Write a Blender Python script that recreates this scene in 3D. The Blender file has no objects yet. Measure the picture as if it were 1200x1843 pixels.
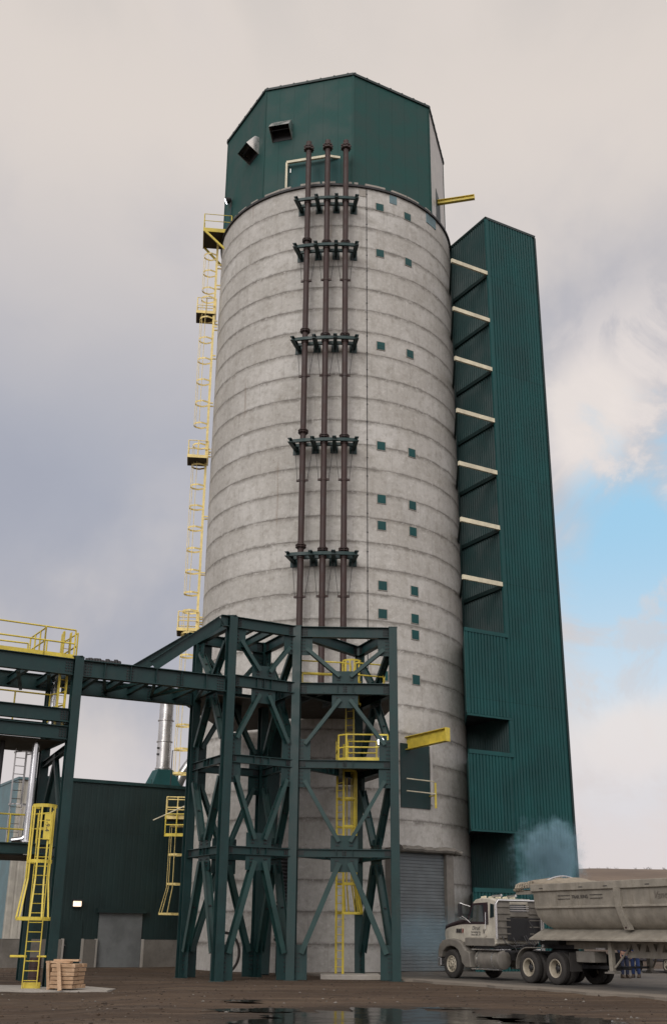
import bpy, bmesh, math, random
from mathutils import Vector as V, Matrix
random.seed(7)
R = math.radians
sc = bpy.context.scene
COL = sc.collection
def lin(r, g, b):
    f = lambda c: (c/255/12.92) if c/255 <= .04045 else ((c/255+.055)/1.055)**2.4
    return (f(r), f(g), f(b), 1)

# ------------------------------------------------------------------ camera
F_PX, TH, ROLL, EYE = 1970.995, R(21.04827), R(.52579), 1.65
cam = bpy.data.objects.new('camera', bpy.data.cameras.new('camera')); COL.objects.link(cam)
cam.data.sensor_fit = 'VERTICAL'; cam.data.sensor_height = 36; cam.data.lens = F_PX/1843*36
cam.data.clip_end = 5000
fw = V((0, math.cos(TH), math.sin(TH))); up = V((0, -math.sin(TH), math.cos(TH))); rt = V((1, 0, 0))
X = rt*math.cos(ROLL)+up*math.sin(ROLL); Y = up*math.cos(ROLL)-rt*math.sin(ROLL); Z = -fw
cam.matrix_world = Matrix(((X.x, Y.x, Z.x, 0), (X.y, Y.y, Z.y, 0), (X.z, Y.z, Z.z, EYE), (0, 0, 0, 1)))
sc.camera = cam

# ------------------------------------------------------------------ materials
MATS = {}
class NT:
    def __init__(s, name):
        s.m = bpy.data.materials.new(name); s.m.use_nodes = True; s.t = s.m.node_tree
        s.b = s.t.nodes['Principled BSDF']; s.o = s.t.nodes['Material Output']; MATS[name] = s.m
    def n(s, typ, **k):
        nd = s.t.nodes.new(typ)
        for a, v in k.items():
            if a == 'inp':
                for i, q in v.items():
                    if isinstance(q, bpy.types.NodeSocket): s.t.links.new(q, nd.inputs[i])
                    else: nd.inputs[i].default_value = q
            else: setattr(nd, a, v)
        return nd
    def math(s, op, a, b=0.0, c=0.0):
        return s.n('ShaderNodeMath', operation=op, inp={0: a, 1: b, 2: c}).outputs[0]
    def noise(s, vec, scale, detail=4, rough=.6):
        return s.n('ShaderNodeTexNoise', inp={'Vector': vec, 'Scale': scale, 'Detail': detail, 'Roughness': rough}).outputs[0]
    def mapr(s, v, a, b, c=0., d=1., smooth=True):
        return s.n('ShaderNodeMapRange', interpolation_type='SMOOTHSTEP' if smooth else 'LINEAR', inp={0: v, 1: a, 2: b, 3: c, 4: d}).outputs[0]
    def mix(s, f, a, b, mode='MIX'):
        return s.n('ShaderNodeMix', data_type='RGBA', blend_type=mode, inp={0: f, 6: a, 7: b}).outputs[2]
    def sep(s, v): return s.n('ShaderNodeSeparateXYZ', inp={0: v}).outputs
    def comb(s, x, y, z): return s.n('ShaderNodeCombineXYZ', inp={0: x, 1: y, 2: z}).outputs[0]
    def obj(s): return s.n('ShaderNodeTexCoord').outputs['Object']
    def geo(s): return s.n('ShaderNodeNewGeometry').outputs['Position']
    def link(s, a, b): s.t.links.new(a, b)
    def bump(s, h, strength=.3, dist=.02):
        s.link(s.n('ShaderNodeBump', inp={'Strength': strength, 'Distance': dist, 'Height': h}).outputs[0], s.b.inputs['Normal'])
    def set(s, **k):
        for a, v in k.items():
            i = s.b.inputs[a.replace('_', ' ')]
            if isinstance(v, bpy.types.NodeSocket): s.link(v, i)
            else: i.default_value = v

def paint(name, col, rough=.5, dirt=.25, dcol=(.09, .075, .06, 1), metal=0., scale=1.5, spec=.5, streak=True, sheet=False):
    """painted or bare metal: tone drift, rain streaks, grime patches with shapes of their own"""
    t = NT(name); p = t.geo(); x, y, z = t.sep(p)
    n1 = t.noise(p, scale, 5); n2 = t.noise(p, scale*9, 3)
    c = t.mix(t.mapr(n1, .3, .72), tuple(q*.8 for q in col[:3])+(1,), tuple(min(1, q*1.16) for q in col[:3])+(1,))
    if streak:
        sv = t.comb(t.math('MULTIPLY', x, 6.), t.math('MULTIPLY', y, 6.), t.math('MULTIPLY', z, .5))
        n3 = t.mapr(t.noise(sv, 1., 4), .52, .75)
        c = t.mix(t.math('MULTIPLY', n3, dirt*.6), c, dcol)
    c = t.mix(t.math('MULTIPLY', t.mapr(n2, .55, .8), dirt), c, dcol)
    if sheet:
        sh = t.n('ShaderNodeTexWhiteNoise', noise_dimensions='2D', inp={'Vector': t.comb(t.math('FLOOR', t.math('MULTIPLY', t.math('ADD', x, t.math('MULTIPLY', y, .62)), 1.0)), t.math('FLOOR', t.math('DIVIDE', z, 6.4)), 0.)}).outputs[0]
        c = t.mix(t.math('MULTIPLY', sh, .3), c, tuple(min(1, q*1.45) for q in col[:3])+(1,))
        lap = t.mapr(t.math('ABSOLUTE', t.math('SUBTRACT', t.math('FRACT', t.math('DIVIDE', z, 6.4)), .5)), .4965, .4985)
        c = t.mix(t.math('MULTIPLY', lap, .6), c, tuple(q*.4 for q in col[:3])+(1,))
        fd = t.mapr(t.noise(t.comb(t.math('MULTIPLY', x, 2.), t.math('MULTIPLY', y, 2.), t.math('MULTIPLY', z, .08)), 1., 5), .5, .7)
        c = t.mix(t.math('MULTIPLY', fd, .22), c, dcol)
    t.set(Base_Color=c, Roughness=t.mapr(n1, .3, .7, rough-.08, rough+.1), Metallic=metal, Specular_IOR_Level=spec)
    return t.m
G = (.0068, .0315, .0315, 1)
paint('steel_green', G, .5, .3, (.045, .055, .05, 1), spec=.4)
paint('steel_green_lit', (.0105, .042, .039, 1), .45, .2, (.05, .06, .055, 1))  # brighter copy of steel_green; sky reflection put into the colour of front-facing braces
paint('siding_green', (.008, .058, .058, 1), .6, .08, (.014, .045, .046, 1), scale=.6, sheet=True, spec=.3)
paint('siding_shaded', (.005, .03, .03, 1), .6, .08, (.01, .03, .03, 1), scale=.6, sheet=True, spec=.3)  # darker copy of siding_green, the silo's shade put into the colour
paint('siding_dark', (.0036, .0175, .0172, 1), .55, .15, (.006, .014, .013, 1), scale=.6, sheet=True)
paint('penthouse_green', (.0095, .056, .05, 1), .62, .08, (.02, .05, .045, 1), scale=.7, spec=.3)
paint('pale_panel', (.5, .48, .45, 1), .45, .1, (.3, .28, .25, 1))
paint('yellow_pale', (.8, .64, .25, 1), .5, .3, (.35, .22, .08, 1), scale=2.5)
paint('yellow', (.62, .49, .06, 1), .5, .3, (.28, .15, .03, 1), scale=2.5)
paint('cream', (.62, .57, .42, 1), .5, .3, (.3, .24, .15, 1))
paint('rust', (.036, .0165, .0135, 1), .6, .4, (.02, .012, .011, 1), scale=2.)
paint('galv', (.55, .54, .53, 1), .28, .4, (.2, .17, .14, 1), metal=.9)
paint('stainless', (.62, .63, .65, 1), .22, .15, (.3, .3, .3, 1), metal=1.)
paint('chrome', (.7, .7, .7, 1), .2, .3, (.3, .27, .22, 1), metal=.9)
paint('dark_metal', (.018, .018, .02, 1), .6, .3, (.05, .04, .03, 1))
paint('grating', (.05, .042, .03, 1), .7, .3)
paint('truck_cream', (.46, .43, .365, 1), .4, .6, (.22, .185, .14, 1), scale=2.5)
paint('truck_maroon', (.022, .012, .016, 1), .35, .5, (.1, .08, .06, 1), scale=2.5)
paint('dusty_grey', (.165, .152, .132, 1), .7, .6, (.1, .085, .065, 1), scale=3.)
paint('trailer_paint', (.25, .228, .19, 1), .65, .85, (.155, .128, .095, 1), scale=2.2)
paint('tarp', (.25, .215, .165, 1), .85, .5, (.15, .12, .09, 1), scale=4.)
paint('rim_paint', (.36, .32, .25, 1), .55, .5, (.14, .11, .08, 1), scale=6.)
paint('rubber', (.03, .027, .025, 1), .85, .8, (.085, .072, .058, 1), scale=5., streak=False)
paint('clod', (.05, .036, .026, 1), .95, .4, (.09, .068, .05, 1), streak=False)
paint('letter', (.03, .027, .028, 1), .6, .2)
paint('letter_faint', (.15, .13, .11, 1), .6, .2)
paint('red', (.2, .02, .02, 1), .4, .2)
paint('rollup_grey', (.15, .16, .16, 1), .5, .3, (.09, .085, .08, 1))
paint('rollup_blue', (.125, .142, .148, 1), .5, .35, (.12, .12, .12, 1))
paint('grey_siding', (.4, .38, .33, 1), .6, .25, (.25, .22, .18, 1))
paint('blue_siding', (.11, .18, .2, 1), .55, .2)
paint('cloth_navy', (.016, .022, .05, 1), .9, .3, streak=False)
paint('cloth_blue', (.018, .04, .13, 1), .9, .3, streak=False)
paint('skin', (.3, .17, .12, 1), .6, 0, streak=False)
paint('boot', (.05, .035, .025, 1), .8, .3, streak=False)
paint('hair', (.03, .02, .015, 1), .8, 0, streak=False)
paint('car_paint', (.025, .022, .035, 1), .25, .35, (.1, .085, .07, 1))
def glass():
    t = NT('window_glass'); t.set(Base_Color=(.012, .022, .024, 1), Roughness=.08, Specular_IOR_Level=.7)
glass()
def lamp_mat(name, col, s):
    t = NT(name); t.set(Base_Color=(.8, .8, .8, 1), Emission_Color=col, Emission_Strength=s)
lamp_mat('lamp_white', (.9, .95, 1, 1), 6.); lamp_mat('lamp_warm', (1, .74, .52, 1), 1.5)

def silo_concrete():
    t = NT('silo_concrete'); p = t.obj(); x, y, z = t.sep(p)
    LIFT = 1.372
    wob = t.noise(t.comb(x, y, 0.), .9, 4); zz = t.math('ADD', z, t.math('MULTIPLY', t.math('SUBTRACT', wob, .5), .07))
    q = t.math('DIVIDE', t.math('SUBTRACT', zz, 42.35), LIFT); fr = t.math('FRACT', q); row = t.math('FLOOR', q)
    ang = t.math('MULTIPLY', t.math('ARCTAN2', x, t.math('MULTIPLY', y, -1.)), 7.3)
    big = t.noise(p, .35, 4); mid = t.noise(p, 2.2, 6, .65); fine = t.noise(p, 14., 4, .7)
    streak = t.noise(t.comb(t.math('MULTIPLY', ang, 2.6), t.math('MULTIPLY', row, 3.1), t.math('MULTIPLY', z, .35)), 1., 5)
    base = t.mix(t.mapr(big, .3, .7), (.425, .412, .386, 1), (.56, .548, .522, 1))
    base = t.mix(t.math('MULTIPLY', t.mapr(mid, .45, .75), .7), base, (.29, .272, .24, 1))
    base = t.mix(t.math('MULTIPLY', t.mapr(streak, .5, .8), .5), base, (.26, .242, .212, 1))
    base = t.mix(t.math('MULTIPLY', t.mapr(streak, .5, .25), .35), base, (.55, .53, .5, 1))
    # per form panel tone
    pc = t.math('FLOOR', t.math('ADD', t.math('DIVIDE', ang, 2.44), t.math('MULTIPLY', row, .37)))
    wn = t.n('ShaderNodeTexWhiteNoise', noise_dimensions='2D', inp={'Vector': t.comb(pc, row, 0.)}).outputs[0]
    base = t.mix(t.math('MULTIPLY', wn, .3), base, (.33, .305, .265, 1))
    rw = t.n('ShaderNodeTexWhiteNoise', noise_dimensions='1D', inp={'W': row}).outputs[0]
    base = t.mix(t.math('MULTIPLY', rw, .22), base, (.32, .3, .265, 1))
    # lift joint: thin broken line and a smeared stain under/over it, breaking up along the joint
    brk = t.mapr(t.noise(t.comb(t.math('MULTIPLY', ang, 1.), row, 0.), 1.1, 5), .3, .62)
    brk2 = t.mapr(t.noise(t.comb(t.math('MULTIPLY', ang, 1.6), t.math('MULTIPLY', row, 7.), t.math('MULTIPLY', z, 2.2)), .9, 7, .75), .3, .58)
    d = t.math('ABSOLUTE', t.math('SUBTRACT', fr, .5)); dd = t.math('SUBTRACT', .5, d)   # distance to joint
    line = t.math('MULTIPLY', t.mapr(dd, .04, .01), t.math('ADD', .1, t.math('MULTIPLY', brk, .8)))
    jit = t.math('MULTIPLY', t.math('SUBTRACT', mid, .5), .34)
    below = t.mapr(t.math('ADD', t.math('SUBTRACT', 1., fr), jit), .2, .0); above = t.math('MULTIPLY', t.mapr(t.math('ADD', fr, jit), .09, .0), .7)
    smear = t.math('MULTIPLY', t.math('MAXIMUM', below, above), brk2)
    base = t.mix(t.math('MULTIPLY', smear, .85), base, (.16, .148, .13, 1))
    base = t.mix(t.math('MULTIPLY', line, .62), base, (.1, .09, .08, 1))
    # vertical form joints
    fx = t.math('FRACT', t.math('ADD', t.math('DIVIDE', ang, 2.44), t.math('MULTIPLY', row, .37)))
    vd = t.math('ABSOLUTE', t.math('SUBTRACT', fx, .5))
    base = t.mix(t.math('MULTIPLY', t.mapr(vd, .006, .002), .4), base, (.17, .155, .135, 1))
    # bug holes and drips
    vo = t.n('ShaderNodeTexVoronoi', inp={'Vector': p, 'Scale': 2.3}).outputs['Distance']
    base = t.mix(t.math('MULTIPLY', t.mapr(vo, .07, .03), t.mapr(mid, .45, .6)), base, (.1, .09, .08, 1))
    spk = t.noise(p, 5.5, 7, .8)
    base = t.mix(t.math('MULTIPLY', t.mapr(spk, .52, .7), .5), base, (.22, .205, .18, 1))
    base = t.mix(t.math('MULTIPLY', t.mapr(spk, .47, .34), .45), base, (.66, .645, .61, 1))
    run = t.mapr(t.noise(t.comb(t.math('MULTIPLY', ang, 1.9), t.math('MULTIPLY', z, .11), 4.), 1., 3), .66, .74)
    base = t.mix(t.math('MULTIPLY', run, .38), base, (.2, .145, .1, 1))
    base = t.mix(t.math('MULTIPLY', t.mapr(fine, .55, .8), .25), base, (.2, .185, .16, 1))
    t.set(Base_Color=base, Roughness=.9, Specular_IOR_Level=.25)
    h = t.math('SUBTRACT', t.math('ADD', t.math('MULTIPLY', mid, .25), t.math('MULTIPLY', fine, .3)), t.math('MULTIPLY', line, .5))
    h = t.math('ADD', h, t.math('MULTIPLY', wn, .25))
    t.bump(h, .45, .04)
silo_concrete()
def concrete(name, c1, c2, sc_=1.):
    t = NT(name); p = t.geo(); n = t.noise(p, .8*sc_, 6, .65); m = t.noise(p, 9*sc_, 4, .7)
    c = t.mix(t.mapr(n, .3, .7), c1, c2); c = t.mix(t.math('MULTIPLY', t.mapr(m, .5, .75), .4), c, tuple(q*.6 for q in c1[:3])+(1,))
    t.set(Base_Color=c, Roughness=.88); t.bump(m, .35, .03)
concrete('concrete_dark', (.12, .11, .095, 1), (.19, .175, .155, 1))
concrete('concrete_pale', (.27, .25, .22, 1), (.36, .335, .3, 1))
def wood():
    t = NT('wood'); p = t.geo(); n = t.noise(p, 3., 5); g = t.noise(t.n('ShaderNodeMapping', inp={'Vector': p, 'Rotation': (0, 0, R(-30)), 'Scale': (3, 30, 40)}).outputs[0], 1., 4)
    c = t.mix(t.mapr(n, .3, .7), (.36, .23, .135, 1), (.5, .345, .22, 1)); c = t.mix(t.math('MULTIPLY', t.mapr(g, .45, .7), .5), c, (.24, .12, .05, 1))
    t.set(Base_Color=c, Roughness=.8)
wood()
def dirt():
    t = NT('dirt'); p = t.geo(); x, y, z = t.sep(p)
    big = t.noise(p, .12, 5); mid = t.noise(p, .7, 6, .65); fine = t.noise(t.n('ShaderNodeMapping', inp={'Vector': p, 'Scale': (3., 1.6, 1)}).outputs[0], 2.2, 8, .8)
    tr = t.noise(t.n('ShaderNodeMapping', inp={'Vector': p, 'Rotation': (0, 0, R(-8)), 'Scale': (.11, 1.5, 1)}).outputs[0], 1., 6, .65)
    tr2 = t.noise(t.n('ShaderNodeMapping', inp={'Vector': p, 'Rotation': (0, 0, R(12)), 'Scale': (.1, 2.6, 1)}).outputs[0], 1., 5, .6)
    c = t.mix(t.mapr(big, .35, .65), (.046, .0285, .0172, 1), (.076, .05, .032, 1))
    c = t.mix(t.math('MULTIPLY', t.mapr(tr, .46, .64), .8), c, (.108, .076, .05, 1))
    c = t.mix(t.math('MULTIPLY', t.mapr(tr2, .5, .68), .75), c, (.018, .012, .009, 1))
    c = t.mix(t.math('MULTIPLY', t.mapr(mid, .5, .75), .5), c, (.035, .024, .017, 1))
    c = t.mix(t.math('MULTIPLY', t.mapr(fine, .53, .68), .45), c, (.13, .1, .074, 1)); c = t.mix(t.math('MULTIPLY', t.mapr(fine, .47, .36), .45), c, (.028, .019, .013, 1))
    wet = t.mapr(t.noise(p, .35, 3), .5, .62)
    pd = t.n('ShaderNodeVectorMath', operation='DIVIDE', inp={0: t.n('ShaderNodeVectorMath', operation='SUBTRACT', inp={0: t.comb(x, y, 0.), 1: (1.3, 24.2, 0)}).outputs[0], 1: (3.4, 5.2, 1)}).outputs[0]
    pl = t.n('ShaderNodeVectorMath', operation='LENGTH', inp={0: pd}).outputs[1]
    margin = t.mapr(t.math('ADD', pl, t.math('MULTIPLY', t.math('SUBTRACT', mid, .5), .9)), 1.35, .95)
    c = t.mix(t.math('MULTIPLY', margin, .6), c, (.02, .0145, .0105, 1)); wet = t.math('MAXIMUM', wet, t.math('MULTIPLY', margin, 1.8))
    t.set(Base_Color=c, Roughness=t.math('SUBTRACT', .95, t.math('MULTIPLY', wet, .25)), Specular_IOR_Level=.3)
    t.bump(t.math('ADD', t.math('ADD', t.math('MULTIPLY', tr2, 1.4), mid), t.math('MULTIPLY', fine, .35)), .8, .12)
dirt()
def pave():
    A_ = V((math.sin(R(60)), math.cos(R(60)), 0)); t = NT('pavement'); p = t.geo(); x, y, z = t.sep(p); n = t.noise(p, .5, 6, .65); f = t.noise(p, 12., 5, .75)
    tr = t.noise(t.n('ShaderNodeMapping', inp={'Vector': p, 'Rotation': (0, 0, R(60)), 'Scale': (.15, 1.6, 1)}).outputs[0], 1., 5)
    c = t.mix(t.mapr(n, .3, .7), (.06, .053, .045, 1), (.11, .096, .08, 1))
    c = t.mix(t.math('MULTIPLY', t.mapr(tr, .45, .7), .7), c, (.06, .056, .052, 1))
    c = t.mix(t.math('MULTIPLY', t.mapr(f, .5, .75), .3), c, (.06, .055, .05, 1))
    e = t.math('SUBTRACT', t.math('ADD', t.math('MULTIPLY', x, A_.x), t.math('MULTIPLY', y, A_.y)), 4.77*A_.x+46.45*A_.y)
    e = t.math('ADD', e, t.math('MULTIPLY', t.math('SUBTRACT', n, .5), 1.2))
    c = t.mix(t.math('MULTIPLY', t.mapr(e, -.9, -1.7), .75), c, (.2, .172, .14, 1))
    t.set(Base_Color=c, Roughness=.85); t.bump(f, .3, .02)
pave()
def hillm():
    t = NT('dry_grass_hill'); p = t.geo(); n = t.noise(p, .05, 6, .7); f = t.noise(p, .8, 6, .75)
    c = t.mix(t.mapr(n, .3, .7), (.1, .07, .05, 1), (.15, .11, .078, 1)); c = t.mix(t.math('MULTIPLY', t.mapr(f, .45, .7), .6), c, (.07, .05, .035, 1))
    t.set(Base_Color=c, Roughness=.95)
hillm()
def water():
    t = NT('puddle_water'); p = t.geo(); n = t.noise(p, 1.4, 4); f = t.noise(p, 5., 3)
    t.set(Base_Color=(.018, .014, .011, 1), Roughness=t.mapr(n, .35, .65, .05, .16), IOR=1.33, Specular_IOR_Level=.35); t.bump(t.math('ADD', n, t.math('MULTIPLY', f, .3)), .15, .02)
water()
def smoke(name, dens, cx, rad, noise_s, lo, hi):
    t = NT(name); t.t.nodes.remove(t.b); p = t.geo()
    d = t.n('ShaderNodeVectorMath', operation='SUBTRACT', inp={0: p, 1: cx}).outputs[0]
    d = t.n('ShaderNodeVectorMath', operation='DIVIDE', inp={0: d, 1: rad}).outputs[0]
    l = t.n('ShaderNodeVectorMath', operation='LENGTH', inp={0: d}).outputs[1]
    n = t.noise(p, noise_s, 5, .6)
    n4 = t.noise(p, noise_s*3.2, 4, .6)
    l = t.math('ADD', l, t.math('ADD', t.math('MULTIPLY', t.math('SUBTRACT', .5, n), 1.9), t.math('MULTIPLY', t.math('SUBTRACT', .5, n4), .9)))
    f = t.math('MULTIPLY', t.mapr(l, .85, .1), t.mapr(n, lo, hi))
    pv = t.n('ShaderNodeVolumePrincipled', inp={'Color': (.5, .82, 1., 1), 'Density': t.math('MULTIPLY', f, dens), 'Anisotropy': .1})
    t.link(pv.outputs[0], t.o.inputs['Volume'])
    t.m.cycles.volume_sampling = 'MULTIPLE_IMPORTANCE' if hasattr(t.m, 'cycles') else None

# ------------------------------------------------------------------ mesh builder
class MB:
    def __init__(s): s.v = []; s.f = []; s.mi = []; s.cur = 0
    def add(s, vs, fs):
        o = len(s.v); s.v += [tuple(q) for q in vs]; s.f += [tuple(o+i for i in f) for f in fs]; s.mi += [s.cur]*len(fs); return s
    def obox(s, c, ax, ay, az):     # centre and three half-axis vectors
        c, ax, ay, az = V(c), V(ax), V(ay), V(az)
        if ax.cross(ay).dot(az) < 0: ax = -ax
        vs = [c+ax*i+ay*j+az*k for k in (-1, 1) for j in (-1, 1) for i in (-1, 1)]
        return s.add(vs, [(0, 2, 3, 1), (4, 5, 7, 6), (0, 1, 5, 4), (2, 6, 7, 3), (0, 4, 6, 2), (1, 3, 7, 5)])
    def box(s, x0, x1, y0, y1, z0, z1):
        return s.obox(((x0+x1)/2, (y0+y1)/2, (z0+z1)/2), ((x1-x0)/2, 0, 0), (0, (y1-y0)/2, 0), (0, 0, (z1-z0)/2))
    def bar(s, p, q, w, h, upv=(0, 0, 1)):   # h along upv, w across
        p, q = V(p), V(q); d = (q-p); L = d.length; d.normalize(); u = V(upv); u = (u-d*u.dot(d))
        if u.length < 1e-4: u = V((1, 0, 0)); u = u-d*u.dot(d)
        u.normalize(); r = d.cross(u)
        return s.obox((p+q)/2, d*L/2, r*w/2, u*h/2)
    def ibeam(s, p, q, w, h, upv=(0, 0, 1), tf=.03, tw=.02):
        p, q = V(p), V(q); d = (q-p).normalized(); u = V(upv); u = (u-d*u.dot(d)).normalized()
        s.bar(p+u*(h/2-tf/2), q+u*(h/2-tf/2), w, tf, u); s.bar(p-u*(h/2-tf/2), q-u*(h/2-tf/2), w, tf, u)
        return s.bar(p, q, tw, h-2*tf, u)
    def tube(s, pts, r, n=8, cap=True, closed=False):
        pts = [V(p) for p in pts]; m = len(pts); rings = []; ref = None
        for i, p in enumerate(pts):
            if closed: d = (pts[(i+1) % m]-pts[i-1])
            else: d = (pts[min(i+1, m-1)]-pts[max(i-1, 0)])
            d.normalize()
            if ref is None: ref = V((0, 0, 1)) if abs(d.z) < .9 else V((1, 0, 0))
            u = (ref-d*ref.dot(d))
            if u.length < 1e-5: u = V((1, .3, .2)); u = u-d*u.dot(d)
            u.normalize(); ref = u; w = d.cross(u); rr = r[i] if isinstance(r, (list, tuple)) else r
            rings.append([p+(u*math.cos(2*math.pi*k/n)+w*math.sin(2*math.pi*k/n))*rr for k in range(n)])
        vs = [v for g in rings for v in g]; fs = []
        for i in range(m if closed else m-1):
            a, b_ = i*n, ((i+1) % m)*n
            for k in range(n): fs.append((a+k, a+(k+1) % n, b_+(k+1) % n, b_+k))
        if cap and not closed: fs += [tuple(range(n-1, -1, -1)), tuple((m-1)*n+k for k in range(n))]
        return s.add(vs, fs)
    def lathe(s, c, axis, prof, n=28, cap=True):     # prof: (along, radius)
        c = V(c); d = V(axis).normalized(); u = d.orthogonal().normalized(); w = d.cross(u)
        vs = []; m = len(prof)
        for (t, r) in prof:
            for k in range(n):
                a = 2*math.pi*k/n; vs.append(c+d*t+(u*math.cos(a)+w*math.sin(a))*r)
        fs = [(i*n+k, i*n+(k+1) % n, (i+1)*n+(k+1) % n, (i+1)*n+k) for i in range(m-1) for k in range(n)]
        if cap: fs += [tuple(range(n-1, -1, -1)), tuple((m-1)*n+k for k in range(n))]
        return s.add(vs, fs)
    def prism(s, pts, d):
        pts = [V(p) for p in pts]; d = V(d); n = len(pts); nrm = V((0, 0, 0))
        for i in range(n): nrm += pts[i].cross(pts[(i+1) % n])
        if nrm.dot(d) < 0: pts = pts[::-1]
        vs = pts+[p+d for p in pts]
        return s.add(vs, [tuple(range(n-1, -1, -1)), tuple(range(n, 2*n))]+[(i, (i+1) % n, n+(i+1) % n, n+i) for i in range(n)])
    def loft(s, secs, cap=True):
        n = len(secs[0]); vs = [p for q in secs for p in q]
        fs = [(i*n+k, i*n+(k+1) % n, (i+1)*n+(k+1) % n, (i+1)*n+k) for i in range(len(secs)-1) for k in range(n)]
        if cap: fs += [tuple(range(n-1, -1, -1)), tuple((len(secs)-1)*n+k for k in range(n))]
        return s.add(vs, fs)
ORG = {}
def tag(o, label=None, cat=None, group=None, kind=None):
    if label: o['label'] = label
    if cat: o['category'] = cat
    if group: o['group'] = group
    if kind: o['kind'] = kind
    return o
def thing(name, loc, label, cat, group=None, rz=0, local=False):
    o = bpy.data.objects.new(name, None); COL.objects.link(o); o.location = loc; o.rotation_euler = (0, 0, rz)
    o.empty_display_size = .3; ORG[o.name] = V((0, 0, 0)) if local else V(loc)
    return tag(o, label, cat, group)
def part(name, mb, mat, parent=None, smooth=False, bevel=0, label=None, org=None, fix=False):
    o0 = ORG[parent.name] if parent else V(org or (0, 0, 0))
    me = bpy.data.meshes.new(name); me.from_pydata([tuple(V(v)-o0) for v in mb.v], [], mb.f)
    mats = mat if isinstance(mat, (list, tuple)) else [mat]
    for m in mats: me.materials.append(MATS[m])
    if len(mats) > 1:
        for p, i in zip(me.polygons, mb.mi): p.material_index = i
    if fix:
        bm = bmesh.new(); bm.from_mesh(me); bmesh.ops.remove_doubles(bm, verts=bm.verts, dist=1e-5); bmesh.ops.recalc_face_normals(bm, faces=bm.faces); bm.to_mesh(me); bm.free()
    if smooth:
        me.shade_smooth()
        try: me.set_sharp_from_angle(angle=R(35))
        except Exception: pass
    o = bpy.data.objects.new(name, me); COL.objects.link(o)
    if parent: o.parent = parent; ORG[o.name] = o0
    else: o.location = o0; ORG[o.name] = o0
    if bevel:
        b = o.modifiers.new('bevel', 'BEVEL'); b.width = bevel; b.segments = 2; b.limit_method = 'ANGLE'; b.angle_limit = R(40)
    if label: o['label'] = label
    return o
def text(s, mat, parent, p, xd, zd, size, name='lettering', shear=0., depth=.003):
    cu = bpy.data.curves.new('t', 'FONT'); cu.body = s; cu.size = size; cu.align_x = 'CENTER'; cu.align_y = 'CENTER'; cu.shear = shear; cu.extrude = depth
    ob = bpy.data.objects.new('t', cu); COL.objects.link(ob); dg = bpy.context.evaluated_depsgraph_get()
    me = bpy.data.meshes.new_from_object(ob.evaluated_get(dg)); COL.objects.unlink(ob); bpy.data.objects.remove(ob)
    xd = V(xd).normalized(); zd = V(zd).normalized(); nd = xd.cross(zd); mb = MB()
    mb.add([V(p)+xd*v.co.x+zd*v.co.y+nd*v.co.z for v in me.vertices], [tuple(q.vertices) for q in me.polygons])
    return part(name, mb, mat, parent)

A = V((math.sin(R(60)), math.cos(R(60)), 0)); B = V((-A.y, A.x, 0)); UZ = V((0, 0, 1))
SC = V((0, 60.1, 0)); SR = 7.3; TOP = 42.5
def sil(az, r, z): return V((r*math.sin(R(az)), 60.1-r*math.cos(R(az)), z))

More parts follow.
